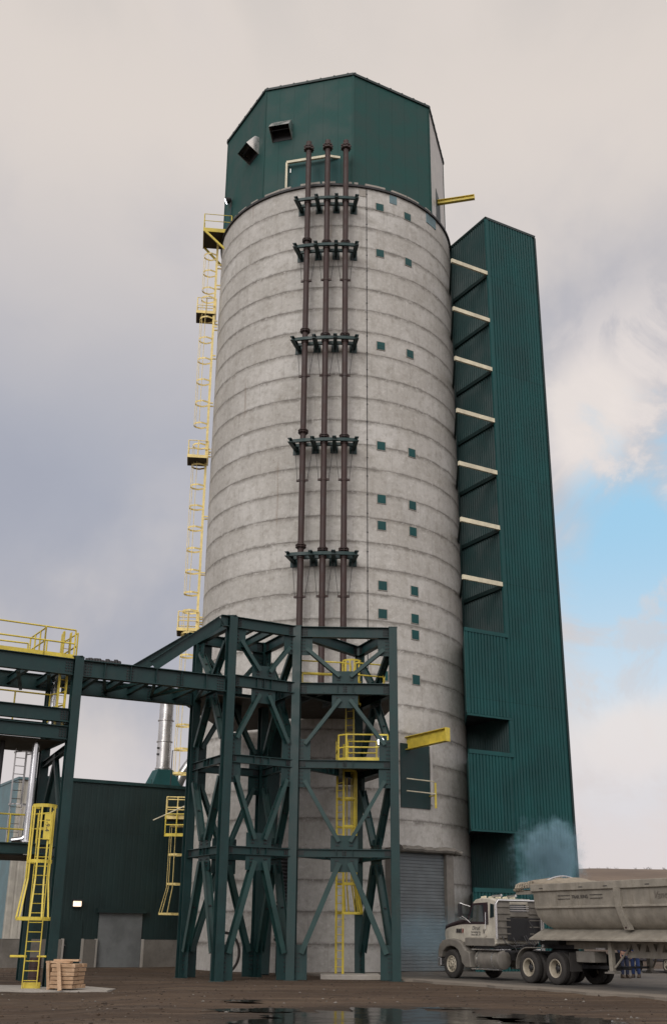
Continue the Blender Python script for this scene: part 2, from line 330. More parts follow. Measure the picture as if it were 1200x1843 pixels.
# ------------------------------------------------------------------ sky and sun
def world():
    w = bpy.data.worlds.new('World'); sc.world = w; w.use_nodes = True; t = w.node_tree; N = t.nodes
    bg = N['Background']; out = N['World Output']
    def n(typ, **k):
        nd = N.new(typ)
        for a, v in k.items():
            if a == 'inp':
                for i, q in v.items():
                    if isinstance(q, bpy.types.NodeSocket): t.links.new(q, nd.inputs[i])
                    else: nd.inputs[i].default_value = q
            else: setattr(nd, a, v)
        return nd
    mth = lambda op, a, b=0.: n('ShaderNodeMath', operation=op, inp={0: a, 1: b}).outputs[0]
    mapr = lambda v, a, b, c=0., d=1.: n('ShaderNodeMapRange', interpolation_type='SMOOTHSTEP', inp={0: v, 1: a, 2: b, 3: c, 4: d}).outputs[0]
    mix = lambda f, a, b: n('ShaderNodeMix', data_type='RGBA', inp={0: f, 6: a, 7: b}).outputs[2]
    d = n('ShaderNodeTexCoord').outputs['Generated']; x, y, z = n('ShaderNodeSeparateXYZ', inp={0: d}).outputs
    sky = n('ShaderNodeTexSky', sky_type='NISHITA', sun_disc=False, sun_elevation=SUN_EL, sun_rotation=SUN_ROT, altitude=300., air_density=1., dust_density=1.2)
    # cloud deck: a plane of cloud seen in perspective
    zz = mth('MAXIMUM', mth('ADD', z, .22), .05)
    cv = n('ShaderNodeCombineXYZ', inp={0: mth('DIVIDE', x, zz), 1: mth('DIVIDE', y, zz), 2: 0.}).outputs[0]
    n1 = n('ShaderNodeTexNoise', inp={'Vector': cv, 'Scale': 1.1, 'Detail': 6., 'Roughness': .52, 'Distortion': .3}).outputs[0]
    n2 = n('ShaderNodeTexNoise', inp={'Vector': d, 'Scale': 3.2, 'Detail': 6., 'Roughness': .55, 'Distortion': .4}).outputs[0]
    n3 = n('ShaderNodeTexNoise', inp={'Vector': d, 'Scale': 10., 'Detail': 8., 'Roughness': .62, 'Distortion': .6}).outputs[0]
    high = lin(229, 219, 211); grey = lin(174, 177, 189); low = lin(208, 201, 199)
    c = mix(mapr(z, .36, .68), grey, high)
    c = mix(mapr(z, .36, .16), c, low)
    c = mix(mth('MULTIPLY', mapr(n1, .45, .7), .45), c, lin(232, 222, 214))
    c = mix(mth('MULTIPLY', mth('MULTIPLY', mapr(n2, .54, .34), mapr(z, .64, .48, .15, 1.)), .75), c, lin(168, 171, 184))
    c = mix(mth('MULTIPLY', mapr(z, .62, .8), mapr(n2, .4, .6)), c, lin(206, 200, 196))
    # break in the deck towards the right, with bright ragged edges
    def blob(cx, r):
        s_ = n('ShaderNodeVectorMath', operation='SUBTRACT', inp={0: d, 1: cx}).outputs[0]
        s_ = n('ShaderNodeVectorMath', operation='DIVIDE', inp={0: s_, 1: r}).outputs[0]
        return n('ShaderNodeVectorMath', operation='LENGTH', inp={0: s_}).outputs[1]
    wob = mth('ADD', mth('MULTIPLY', mth('SUBTRACT', n2, .5), 1.8), mth('MULTIPLY', mth('SUBTRACT', n3, .5), 1.1))
    hole = mth('ADD', blob((.31, .92, .235), (.135, .3, .19)), wob)
    edge = mapr(hole, 1.75, 1.0); op = mapr(hole, 1.12, .55)
    c = mix(mth('MULTIPLY', edge, .4), c, lin(240, 230, 224))
    puff = mapr(mth('ADD', blob((.225, .87, .43), (.045, .3, .05)), mth('MULTIPLY', wob, 1.7)), 1.25, .45)
    c = mix(mth('MULTIPLY', puff, .8), c, lin(243, 233, 226))
    cum = mth('MULTIPLY', mapr(blob((.27, .87, .4), (.13, .4, .15)), 1.1, .5), mapr(mth('ADD', n3, mth('MULTIPLY', n2, .5)), .7, .86))
    c = mix(mth('MULTIPLY', cum, .75), c, lin(242, 232, 226))
    puff2 = mapr(mth('ADD', blob((.265, .95, .155), (.07, .3, .04)), mth('MULTIPLY', wob, 1.6)), 1.3, .4)
    bl = n('ShaderNodeMix', data_type='RGBA', inp={0: mapr(z, .12, .36), 6: lin(222, 231, 240), 7: lin(160, 211, 242)}).outputs[2]
    c = mix(mth('MULTIPLY', mth('MULTIPLY', op, mapr(n3, .64, .5, .45, 1.)), .92), c, bl)
    c = mix(mth('MULTIPLY', puff2, .85), c, lin(238, 229, 224))
    c = mix(mth('MULTIPLY', mapr(z, .2, .065), .8), c, lin(226, 217, 218))
    t.links.new(c, bg.inputs[0]); t.links.new(mth('ADD', 1., mth('ADD', mth('MULTIPLY', mapr(y, .25, -.5, 0., 1.), mapr(z, -.05, .65, .15, 1.25)), mapr(z, .76, .95, 0., .9))), bg.inputs[1])   # unseen sky behind the camera and overhead, brightened as added fill
    bs = n('ShaderNodeBackground', inp={0: sky.outputs[0], 1: .07})
    ms = n('ShaderNodeMixShader', inp={0: .93, 1: bs.outputs[0], 2: bg.outputs[0]})
    t.links.new(ms.outputs[0], out.inputs[0])
SUN_EL = R(26); SUN_AZ = V((-.35, -.94, 0)).normalized()      # towards the sun: behind the camera, to the left
SUN_ROT = math.atan2(SUN_AZ.x, SUN_AZ.y)
world()
sl = bpy.data.lights.new('sun', 'SUN'); sl.energy = 1.25; sl.angle = R(30); sl.color = (1, .965, .92)
so = bpy.data.objects.new('sun', sl); COL.objects.link(so); so.location = (-20, -10, 60)
sd = SUN_AZ*math.cos(SUN_EL)+UZ*math.sin(SUN_EL); so.rotation_euler = sd.to_track_quat('Z', 'Y').to_euler()
sc.view_settings.view_transform = 'Standard'; sc.view_settings.look = 'None'; sc.view_settings.exposure = 0; sc.view_settings.gamma = 1

# ------------------------------------------------------------------ ground
def sm(t): t = max(0, min(1, t)); return t*t*(3-2*t)
def gz(x, y):
    g = -.16*sm((-4.5-x)/3)*sm((44.5-y)/3)
    return g
def gzn(x, y):   # ruts and lumps
    from mathutils import noise as NZ
    k = sm((y-14)/8)*sm((75-y)/12)*sm((30-abs(x))/10)
    n = NZ.noise(V((x*.35, y*.9, 3)))*.05+NZ.noise(V((x*1.1, y*2.0, 7)))*.022
    if y > 41 and x > -6.5: n *= .3
    return gz(x, y)+n*k-.02*k
mb = MB(); xs = [-3000, -1200, -400, -150, -70, -40]+[-30+.5*i for i in range(121)]+[40, 70, 150, 400, 1200, 3000]
ys = [-3000, -800, -200, -60, -10, 5]+[14+.5*i for i in range(125)]+[82, 95, 120, 180, 300, 800, 3000]
vs = [(x, y, gzn(x, y)) for y in ys for x in xs]; nx = len(xs)
mb.add(vs, [(j*nx+i, j*nx+i+1, (j+1)*nx+i+1, (j+1)*nx+i) for j in range(len(ys)-1) for i in range(nx-1)])
tag(part('ground', mb, 'dirt', smooth=True), kind='structure')
# dusty paved lane under the truck
ax0 = V((4.77, 46.45, 0))
def lane(s, w): return ax0-B*s+A*w
mb = MB(); edge = []
for i in range(41):
    s = -7.5+i*.9; edge.append(lane(s, -2.4+.16*math.sin(s*1.7)+.1*math.sin(s*4.1)-(.5 if s < -2 else 0)))
far = [lane(29, 34), lane(-7.5, 34)]
pts = [V((p.x, p.y, .055)) for p in edge]+[V((p.x, p.y, .055)) for p in far]
mb.prism(pts, (0, 0, -.12)); tag(part('pavement', mb, 'pavement'), kind='structure')
# puddles
def puddle(cx, cy, rx, ry, seed):
    rnd = random.Random(seed); ph = [rnd.uniform(0, 6.3) for _ in range(6)]; pts = []
    for i in range(160):
        a = 2*math.pi*i/160; r = 1+.13*math.sin(2*a+ph[0])+.1*math.sin(3*a+ph[1])+.08*math.sin(7*a+ph[2])+.07*math.sin(13*a+ph[3])+.06*math.sin(19*a+ph[4])+.05*math.sin(31*a+ph[5])
        pts.append(V((cx+rx*r*math.cos(a), cy+ry*r*math.sin(a), .012)))
    m = MB(); m.add(pts, [tuple(range(160))]); return m
for cx_, cy_, rx_, ry_, sd in ((1.3, 24.2, 2.6, 4.2, 3), (4.6, 25.2, 1.3, 1.5, 11), (-1.6, 27.3, .9, .8, 21), (2.9, 28.6, .8, .35, 17)):
    tag(part('puddle', puddle(cx_, cy_, rx_, ry_, sd), 'puddle_water'), kind='structure')
m = puddle(-2.2, 30.9, .55, .35, 5); tag(part('puddle', m, 'puddle_water'), kind='structure')
# loose stones and clods over the yard
mb = MB(); rnd = random.Random(12)
for k in range(2600):
    y = 22+33*rnd.random()**1.3; x = rnd.uniform(-.36, .36)*y
    if (V((x, y, 0))-ax0).dot(A) > -2.5 and y < 62: continue
    r = rnd.choice((.008, .01, .012, .015, .02, .028))*(1+.6*rnd.random()); 
    if any(((x-a_)/(c_*1.15))**2+((y-b_)/(d_*1.15))**2 < 1 for a_, b_, c_, d_ in ((1.3, 24.2, 3.0, 4.6), (4.6, 25.2, 1.3, 1.5))): continue
    c = V((x, y, gzn(x, y)+r*.2)); q = [rnd.uniform(.6, 1.3) for _ in range(6)]
    mb.add([c+V((r*q[0]*1.3, 0, 0)), c+V((0, r*q[1], 0)), c-V((r*q[2]*1.3, 0, 0)), c-V((0, r*q[3], 0)), c+V((0, 0, r*q[4]*.8)), c-V((0, 0, r))], [(0, 1, 4), (1, 2, 4), (2, 3, 4), (3, 0, 4), (1, 0, 5), (2, 1, 5), (3, 2, 5), (0, 3, 5)])
    mb.mi[-8:] = [rnd.choice((0, 2, 2, 2, 2, 2, 2, 2, 1))]*8
tag(part('gravel', mb, ['dirt', 'concrete_dark', 'clod']), 'loose stones and clods strewn over the brown dirt yard', 'gravel', kind='stuff')
# far rise on the right
mb = MB(); from mathutils import noise as NZ
ncol, nrow = 90, 14; vs = []
for j in range(nrow):
    for i in range(ncol):
        az = R(2+i*.6); rr = 150+j*22.; hgt = sm(j/9.)*(19.6+.5*math.sin(i*.13))*sm((i+4)/10)
        hgt += NZ.noise(V((i*.35, j*.6, 1)))*.25*sm(j/3)
        vs.append((rr*math.sin(az), rr*math.cos(az), hgt-.3))
mb.add(vs, [(j*ncol+i, (j+1)*ncol+i, (j+1)*ncol+i+1, j*ncol+i+1) for j in range(nrow-1) for i in range(ncol-1)])
tag(part('hill', mb, 'dry_grass_hill', smooth=True, fix=True), kind='structure')
rnd = random.Random(4)
for k in range(11):
    az = R(12.3+k*.45+rnd.uniform(-.35, .35)); p = V((340*math.sin(az), 340*math.cos(az), 19.2)); m = MB()
    for _ in range(9):
        q = p+V((rnd.uniform(-.8, .8), rnd.uniform(-.8, .8), rnd.uniform(.3, 1.0))); m.tube([p, p.lerp(q, .5)+V((.1, 0, .1)), q], [.06, .04, .02], 4)
    tag(part('bare_shrub', m, 'dark_metal', org=p), 'small bare leafless shrub on the skyline of the brown ridge', 'shrub', 'bare shrubs along the ridge')

# ------------------------------------------------------------------ silo
silo = thing('concrete_silo', SC, 'tall round grey concrete silo with banded pour lines and small green hatches', 'silo')
mb = MB(); N = 128
prof = [(-.3, SR), (0.0, SR)]+[(z, SR) for z in [i*1.37 for i in range(1, 31)]]+[(TOP, SR), (TOP+.02, SR-.35)]
mb.lathe(SC, UZ, prof, N); part('shell', mb, 'silo_concrete', silo, smooth=True)
mb = MB(); mb.lathe(SC, UZ, [(TOP-.16, SR+.003), (TOP-.16, SR+.1), (TOP-.02, SR+.1), (TOP-.02, SR+.003)], N, cap=False); part('drip_ring', mb, 'dark_metal', silo, smooth=True)
for az in range(-85, 100, 9):
    a0 = az+random.uniform(-3, 3)
    p = sil(a0, SR-.12, TOP+.09); rd = V((math.sin(R(a0)), -math.cos(R(a0)), 0)); mb = MB(); mb.obox(p, rd*.1, UZ.cross(rd)*random.uniform(.25, .6), UZ*.11); part('rim_block', mb, 'concrete_pale', silo)
for z, azs in ((41.2, (20.2, 35)), (38.04, (20.2, 35)), (32.0, (20.2, 35)), (25.93, (20, 35)), (22.88, (20, 34.8)), (21.4, (20, 34.8)), (18.15, (20.2, 35)), (16.67, (20.1, 35)), (15.83, (35,)), (13.52, (20.3, 35))):
    for az in azs:
        rd = V((math.sin(R(az)), -math.cos(R(az)), 0)); td = UZ.cross(rd); c = sil(az, SR+.005, z)
        m = MB(); m.obox(c, rd*.035, td*.23, UZ*.235); m.obox(c+rd*.036-UZ*.0, rd*.004, td*.16, UZ*.165); hp = part('hatch_panel', m, 'siding_green', silo); m = MB()
        for sg in (-1, 1): m.obox(c+td*sg*.245, rd*.03, td*.014, UZ*.26); m.obox(c+UZ*sg*.25, rd*.028, td*.23, UZ*.014)
        part('hatch_frame', m, 'concrete_pale', hp)
for az, z, w, h in ((27.2, 42.0, .24, .28), (51.7, 41.95, .5, .33), (12, 41.95, .2, .2)):
    rd = V((math.sin(R(az)), -math.cos(R(az)), 0)); td = UZ.cross(rd); m = MB(); m.obox(sil(az, SR-.01, z), rd*.03, td*w, UZ*h)
    part('patch_plate', m, 'blue_siding' if az > 20 else 'concrete_pale', silo, label='pale patch plate below the rim')
m = MB(); m.obox(sil(13.9, SR, 26.5), V((math.sin(R(13.9)), -math.cos(R(13.9)), 0))*.02, UZ.cross(V((math.sin(R(13.9)), -math.cos(R(13.9)), 0)))*.018, UZ*15.8)
for k in range(30):
    m.obox(sil(13.9, SR+.01, 11.5+k*1.05), V((math.sin(R(13.9)), -math.cos(R(13.9)), 0))*.02, UZ.cross(V((math.sin(R(13.9)), -math.cos(R(13.9)), 0)))*.035, UZ*.03)
part('conduit', m, 'dark_metal', silo)
def arc_panel(az0, az1, r, z0, z1, th=.06, n=12, ribs=0):
    m = MB(); vs = []; fs = []
    for i in range(n+1):
        az = az0+(az1-az0)*i/n
        vs += [sil(az, r, z0), sil(az, r, z1), sil(az, r-th, z1), sil(az, r-th, z0)]
    for i in range(n):
        a, b_ = 4*i, 4*i+4
        for k in range(4): fs.append((a+k, b_+k, b_+(k+1) % 4, a+(k+1) % 4))
    fs += [(0, 1, 2, 3), (4*n+3, 4*n+2, 4*n+1, 4*n)]
    m.add(vs, fs); return m
# roll-up door at the foot, flat curtain of slats in a concrete frame
dc0, dc1 = sil(24, SR+.12, 0), sil(46.2, SR+.12, 0); dd = (dc1-dc0).normalized(); dn = dd.cross(UZ)
m = MB(); k = 0; z = .08
while z < 5.2:
    m.obox((dc0+dc1)/2+dn*.06+UZ*(z+.07), dd*(dc1-dc0).length/2, dn*.03, UZ*.058); m.obox((dc0+dc1)/2+dn*.045+UZ*(z+.14), dd*(dc1-dc0).length/2, dn*.022, UZ*.014); z += .15
rd_ = part('rollup_door', m, 'rollup_blue', silo, label='bluish grey roll-up door at the foot of the silo')
m = MB(); m.bar(dc1+dd*.22+dn*.05, dc1+dd*.22+dn*.05+UZ*5.4, .44, .5, dn); part('door_jamb', m, 'concrete_dark', silo); m = MB(); m.bar(dc0-dd*.22+dn*.05, dc0-dd*.22+dn*.05+UZ*5.4, .44, .5, dn); part('door_jamb', m, 'concrete_dark', silo)
m = MB(); rnd = random.Random(2); secs = []
for i in range(26):
    p = dc0.lerp(dc1+dd*.9, i/25)+dn*.28+UZ*(5.36+rnd.uniform(-.03, .03)-(.06 if i > 22 else 0)); rr = .2+rnd.uniform(-.03, .02)-(.06 if i > 23 else 0)
    secs.append([p+dn*(math.cos(a)*rr*1.3)+UZ*(math.sin(a)*rr*.8) for a in [2*math.pi*q/10 for q in range(10)]])
m.loft(secs); part('door_hood', m, 'dusty_grey', silo, smooth=True, fix=True)
# green equipment door at the right and its frame
m = arc_panel(27, 41, SR+.05, 7.28, 10.3); part('equipment_door', m, 'steel_green', silo, fix=True)
m = arc_panel(41, 42.2, SR+.1, 7.5, 10.35, .1, 2); part('door_frame', m, 'pale_panel', silo, fix=True)

# ------------------------------------------------------------------ penthouse
PH = thing('octagonal_penthouse', SC+UZ*TOP, 'dark green octagonal metal penthouse sitting on top of the silo', 'penthouse')
OV = [sil(7.6+45*k, SR-.02, 0) for k in range(8)]; PZ = 50.65
for k in range(8):
    p0, p1 = OV[k], OV[(k+1) % 8]; d = (p1-p0).normalized(); n = d.cross(UZ); L = (p1-p0).length; m = MB()
    # panels with shallow joints
    npan = 6
    for i in range(npan):
        a0, a1 = L*i/npan+.003, L*(i+1)/npan-.003; m.obox(p0+d*(a0+a1)/2-n*.05+UZ*(TOP-.1+PZ)/2, d*(a1-a0)/2, n*.05, UZ*(PZ-TOP+.1)/2)
    m.obox(p0+d*L/2-n*.075+UZ*(TOP+PZ)/2, d*(L/2-.06), n*.03, UZ*(PZ-TOP-.2)/2)
    pale = (k == 1)
    part('wall_panel', m, 'pale_panel' if pale else 'penthouse_green', PH, label='pale grey wall panel on the right side' if pale else None)
m = MB()
for k in range(8):
    p0, p1 = OV[k], OV[(k+1) % 8]; d = (p1-p0).normalized(); n = d.cross(UZ)
    m.bar(p0+UZ*(PZ+.03)+n*.03-d*.02, p1+UZ*(PZ+.03)+n*.03+d*.02, .12, .16); L = (p1-p0).length
    for i in range(7): m.obox(p0+d*(L*i/6.5+.1)+n*.05+UZ*(PZ+.12), d*.045, n*.05, UZ*.03)
part('eave_trim', m, 'siding_dark', PH)
m = MB(); m.prism([p+UZ*(PZ+.02) for p in OV], (0, 0, .05)); part('roof', m, 'siding_dark', PH)
for k in range(8):
    m = MB(); m.bar(OV[k]*1+UZ*(TOP-.05)+(OV[k]-V((0, 60.1, 0))).normalized()*.01, OV[k]+UZ*PZ+(OV[k]-V((0, 60.1, 0))).normalized()*.01, .12, .02, (OV[k]-V((0, 60.1, 0)))); part('corner_trim', m, 'penthouse_green', PH)
def face(k): p0, p1 = OV[k % 8], OV[(k+1) % 8]; d = (p1-p0).normalized(); return p0, d, d.cross(UZ)
# hooded louvres: sheet hood open below
for k, u, z, nm in ((7, 1.15, 47.15, 0), (6, 4.2, 46.95, 1)):
    p, d, n = face(k); w, h, dp = .62, .62, .85; c = p+d*u+UZ*z; m = MB()
    m.cur = 0
    m.prism([c-d*w+UZ*h, c-d*w+UZ*h+n*.3, c-d*w+n*dp-UZ*.1, c-d*w-UZ*h], d*.02); m.prism([c+d*w+UZ*h, c+d*w+UZ*h+n*.3, c+d*w+n*dp-UZ*.1, c+d*w-UZ*h], d*.02)
    m.prism([c-d*w+UZ*h, c-d*w+UZ*(h+.02), c-d*w+n*.3+UZ*(h+.02), c-d*(w)+n*.3+UZ*h], d*(2*w+.02)); m.prism([c-d*w+UZ*h+n*.3, c-d*w+UZ*(h+.02)+n*.31, c-d*w+n*(dp+.02)-UZ*.1, c-d*w+n*dp-UZ*.1], d*(2*w+.02))
    vh = part('vent_hood', m, 'galv', PH)
    m = MB(); m.obox(c+n*.01, d*(w-.03), n*.015, UZ*(h-.03)); m.bar(c-d*(w-.02)+n*.55-UZ*.2, c+d*(w-.02)+n*.55-UZ*.2, .04, .04); part('louvre', m, 'dark_metal', vh)
DOORQ = (V((-2.98, 53.58, 0)), V((-.52, 52.95, 0)), V((.2, 53.1, 0)))
# big door with cream hood rail
p, d, n = face(7); m = MB(); m.obox(p+d*3.2+n*.02+UZ*43.6, d*1.62, n*.02, UZ*1.1); part('door', m, 'siding_green', PH)
m = MB(); z = 44.85; a0, a1 = p+d*1.56, p+d*4.3
q0, q1, q2 = DOORQ; m.bar(q0+UZ*42.5, q0+UZ*44.55, .12, .12); m.bar(q0+UZ*44.6, q1+UZ*44.6, .14, .16); m.bar(q1+UZ*44.6, q2+UZ*44.6, .12, .15); m.bar(q0+UZ*44.6, q0-n*.6+UZ*44.6, .1, .1)
part('door_frame', m, 'cream', PH)
m = MB(); m.obox(p+d*1.75+n*.06+UZ*44.2, d*.02, n*.03, UZ*.16); part('hinge', m, 'galv', PH)
# small door left, dark opening right
p, d, n = face(6); m = MB(); m.obox(p+d*.75+n*.02+UZ*43.6, d*.5, n*.02, UZ*1.1); part('door', m, 'siding_green', PH)
p, d, n = face(1); m = MB(); m.obox(p+d*2.7+n*.01+UZ*44.2, d*.75, n*.02, UZ*1.7); part('doorway', m, 'siding_dark', PH, label='dark doorway under the hoist beam')
# floodlight by the ladder landing
p, d, n = face(6); c = p+d*1.15+n*.12+UZ*45.3
fl = thing('floodlight', c, 'round lit floodlight on the penthouse wall above the ladder landing', 'floodlight')
dirv = (n*.75-d*.6-UZ*.35).normalized(); m = MB(); m.lathe(c, dirv, [(-.05, .06), (0, .14), (.22, .24), (.24, .26), (.3, .26)], 20); part('housing', m, 'dark_metal', fl, smooth=True)
m = MB(); m.lathe(c+dirv*.302, dirv, [(0, .2), (.02, .2), (.05, .12)], 20); part('lens', m, 'lamp_white', fl, smooth=True)
m = MB(); m.tube([c-dirv*.02, c-n*.05-UZ*.25, c-n*.08-UZ*.9, c-n*.08-d*.12-UZ*1.3], .03, 6); part('conduit', m, 'dark_metal', fl)
# hoist beams
def hoist(p, q, w, h, label, lightcap=True):
    t = thing('hoist_beam', p, label, 'hoist beam'); m = MB(); m.ibeam(p, q, w, h, UZ, .03, .03); part('beam', m, 'yellow', t)
    d = (V(q)-V(p)).normalized(); m = MB(); m.obox(V(q)+d*.012, d*.012, d.cross(UZ)*w*.55, UZ*h*.52); part('end_plate', m, 'yellow', t); return t
p, d, n = face(1); h0 = p+d*2.55+UZ*45.25
hoist(h0-n*.6, h0+n*2.35, .24, .3, 'slim yellow hoist beam jutting right from the penthouse doorway')
h0 = sil(30, SR-.2, 10.3); hoist(h0, V((5.45, 51.9, 10.45)), .3, .62, 'deep yellow hoist beam above the green equipment door')

# ------------------------------------------------------------------ riser pipes
PAZ = (-11.6, -3.72, 3.75); PR = 8.1
BZ = [40.75, 37.6, 31.65, 25.6, 19.35]
names = ('leftmost', 'middle', 'rightmost')
def flange(m, c, r=.15, up_=True):
    m.lathe(c-UZ*.07, UZ, [(0, r+.12), (.035, r+.12), (.035, r), (.1, r), (.1, r+.12), (.14, r+.12)], 18)
    for k in range(8):
        a = 2*math.pi*k/8; m.tube([c+V((math.cos(a), math.sin(a), 0))*(r+.09)-UZ*.11, c+V((math.cos(a), math.sin(a), 0))*(r+.09)+UZ*.11], .02, 5)
for i, az in enumerate(PAZ):
    t = thing('riser_pipe', sil(az, PR, 11.6), '%s of the three rust brown riser pipes up the silo front' % names[i], 'pipe', 'rust brown riser pipes on the silo')
    m = MB(); m.tube([sil(az, PR, 11.6), sil(az, PR, 20), sil(az, PR, 32), sil(az, PR, 44.3)], .155, 20); part('pipe', m, 'rust', t, smooth=True)
    m = MB(); c = sil(az, PR, 44.32); m.lathe(c, UZ, [(0, .2), (.05, .27), (.12, .27), (.14, .2), (.2, .25), (.3, .25), (.32, .16), (.62, .16)], 18)
    for k in range(9):
        a = 2*math.pi*k/9
        for z0 in (.08, .26): m.obox(c+V((math.cos(a), math.sin(a), 0))*.27+UZ*z0, V((.035, 0, 0)), V((0, .035, 0)), UZ*.05)
    cp = part('end_coupling', m, 'rust', t, smooth=False)
    for q, bz in enumerate(BZ):
        if q >= 1:
            dz = .28 if i else .5
            if i == 0 and q in (2, 3): dz = .62
            m = MB(); flange(m, sil(az, PR, bz+dz)); part('coupling', m, 'rust', t)
        m = MB(); c = sil(az, PR, bz-.02); m.lathe(c-UZ*.12, UZ, [(0, .2), (.24, .2)], 16)
        part('sleeve', m, 'rust', t, smooth=True)
        if q >= 1:
            cz = bz-2.15; m = MB(); td = V((math.cos(R(az)), math.sin(R(az)), 0)); c = sil(az, PR, cz)
            m.obox(c, td*.3, UZ.cross(td)*.05, UZ*.05); m.lathe(c-UZ*.07, UZ, [(0, .18), (.14, .18)], 14); part('collar', m, 'rust', t)
            m = MB()
            for sg in (-1, 1):
                top = sil(az+sg*3.4, 7.85, bz-.25); m.tube([c+td*sg*.26, top], .014, 5)
            part('guy_rod', m, 'dark_metal', t)
# bracket frames
blab = ('topmost green pipe bracket, just under the silo rim', 'second green pipe bracket from the silo top', 'middle green pipe bracket, third from the silo top', 'fourth green pipe bracket down, at mid height of the silo', 'lowest green pipe bracket, nearest above the steel frame')
for q, bz in enumerate(BZ):
    t = thing('pipe_bracket', sil(-4, SR, bz), blab[q], 'bracket', 'green pipe brackets on the silo')
    for az in (-15.7, -7.7, .05, 7.9):
        rd = V((math.sin(R(az)), -math.cos(R(az)), 0)); m = MB(); m.ibeam(sil(az, SR-.02, bz), sil(az, SR+1.3, bz), .2, .24, UZ); part('arm', m, 'steel_green', t)
        m = MB(); m.obox(sil(az, SR+.012, bz-.02), rd*.012, UZ.cross(rd)*.2, UZ*.3); part('wall_plate', m, 'steel_green', t)
    for nm, rr in (('front_rail', SR+1.02), ('rear_rail', SR+.42)):
        m = MB(); az = [-15.6, -11.6, -7.7, -3.7, .05, 3.9, 7.8]
        for a_, b_ in zip(az[:-1], az[1:]):
            m.bar(sil(a_, rr, bz+.03), sil(b_, rr, bz+.03), .12, .17)
        part(nm, m, 'steel_green', t)

# ------------------------------------------------------------------ tall green clad tower on the right
TW = V((9.11, 56, 0)); TH_ = 42.55; TWW, TD = 3.79, 3.95; EL = 2.72
tw = thing('clad_tower', TW, 'tall narrow dark green ribbed metal tower standing right of the silo', 'tower')
def ribbed(m, p0, d, n, L, z0, z1, pitch=.15, dep=.03, pr=((0, 0), (.16, 0), (.26, 1), (.9, 1))):
    """trapezoid sheet, a real profile"""
    k = int(L/pitch); pts = []
    for i in range(k):
        s0 = i*pitch
        for f, e in pr: pts.append((s0+f*pitch, e*dep))
    pts.append((k*pitch, 0)); pts.append((L, 0)); vs = []
    for s_, e in pts: q = p0+d*s_+n*e; vs += [q+UZ*z0, q+UZ*z1]
    m.add(vs, [(2*i, 2*i+2, 2*i+3, 2*i+1) for i in range(len(pts)-1)])
    bk = p0-n*.02; m.add([bk+UZ*z0, bk+d*L+UZ*z0, bk+d*L+UZ*z1, bk+UZ*z1], [(3, 2, 1, 0)])
FN = -B
m = MB(); ribbed(m, TW, A, FN, TWW, 0, TH_, .2, .065); part('front_wall', m, 'siding_green', tw)
m = MB(); ribbed(m, TW+B*TD, -B, -A, TD, 0, TH_, .2, .07, ((0, 0), (.3, 0), (.5, 1), (.62, 1), (.95, 0))); part('side_wall', m, 'siding_shaded', tw)
m = MB(); ribbed(m, TW+A*TWW, B, A, TD, 0, TH_, .29, .03); part('side_wall', m, 'siding_green', tw)
m = MB(); ribbed(m, TW+A*TWW+B*TD, -A, B, TWW, 0, TH_, .29, .03); part('rear_wall', m, 'siding_green', tw)
m = MB(); m.obox(TW+A*TWW/2+B*TD/2+UZ*(TH_+.03), A*(TWW/2+.06), B*(TD/2+.06), UZ*.03); m.bar(TW+FN*.06+UZ*(TH_-.05), TW+A*TWW+FN*.06+UZ*(TH_-.05), .06, .16); m.bar(TW-A*.06+UZ*(TH_-.05), TW-A*.06+B*TD+UZ*(TH_-.05), .06, .16); part('roof_trim', m, 'siding_dark', tw)
m = MB(); m.bar(TW+FN*.03-A*.0+UZ*16.4, TW+FN*.03-A*.0+UZ*(TH_-.14), .22, .11, FN); part('corner_trim', m, 'siding_green', tw)
m = MB(); m.bar(TW+A*TWW+FN*.03, TW+A*TWW+FN*.03+UZ*(TH_-.14), .12, .1, FN); part('corner_trim', m, 'siding_dark', tw)
def landing(m, z): m.prism([TW-A*.09-B*-.09+UZ*z, TW-A*EL+B*.09+UZ*z, V((7.2, 58.9, z)), V((7.15, 59.2, z)), TW+B*3.6-A*.09+UZ*z], (0, 0, .1))
for z in (38.68, 35.44, 32.2, 28.93, 25.73, 22.47, 19.25):
    m = MB(); m.bar(TW-A*.1+UZ*(z-.14)+FN*.02, TW-A*EL+UZ*(z-.14)+FN*.02, .12, .24); part('landing_beam', m, 'cream', tw)
    m = MB(); m.bar(TW-A*(EL-.06)+B*.08+UZ*(z-.14), V((7.1, 58.9, z-.14)), .1, .2); part('tie_strut', m, 'siding_dark', tw)
    m = MB(); m.bar(TW-A*.1+B*.05+UZ*(z-.25), TW-A*.1+B*3.4+UZ*(z-.25), .1, .22); part('wall_girt', m, 'siding_dark', tw)
def infill(z0, z1):
    m = MB(); ribbed(m, TW-A*EL, A, FN, EL, z0, z1, .2, .065); e = TW-A*EL; e2 = V((7.15, 58.9, 0)); m.obox((e+e2)/2+UZ*(z0+z1)/2, (e2-e)/2, V((.02, 0, 0)), UZ*(z1-z0)/2); part('infill_wall', m, 'siding_green', tw)
infill(12.0, 16.22); infill(6.4, 10.02); infill(0, 3.55)
m = MB()
for z in (16.3, 10.11, 3.63): m = MB(); m.bar(TW-A*EL+FN*.03+UZ*z, TW+A*.1+FN*.03+UZ*z, .12, .2); part('opening_trim', m, 'siding_green', tw)
for z in (11.93, 6.36): m = MB(); m.bar(TW-A*EL+FN*.03+UZ*z, TW+A*.1+FN*.03+UZ*z, .12, .1); part('opening_trim', m, 'siding_green', tw)
for z0, z1 in ((10.22, 11.87), (3.74, 6.3)): m = MB(); m.bar(TW+FN*.03+UZ*z0, TW+FN*.03+UZ*z1, .22, .11, FN); part('opening_trim', m, 'siding_green', tw)
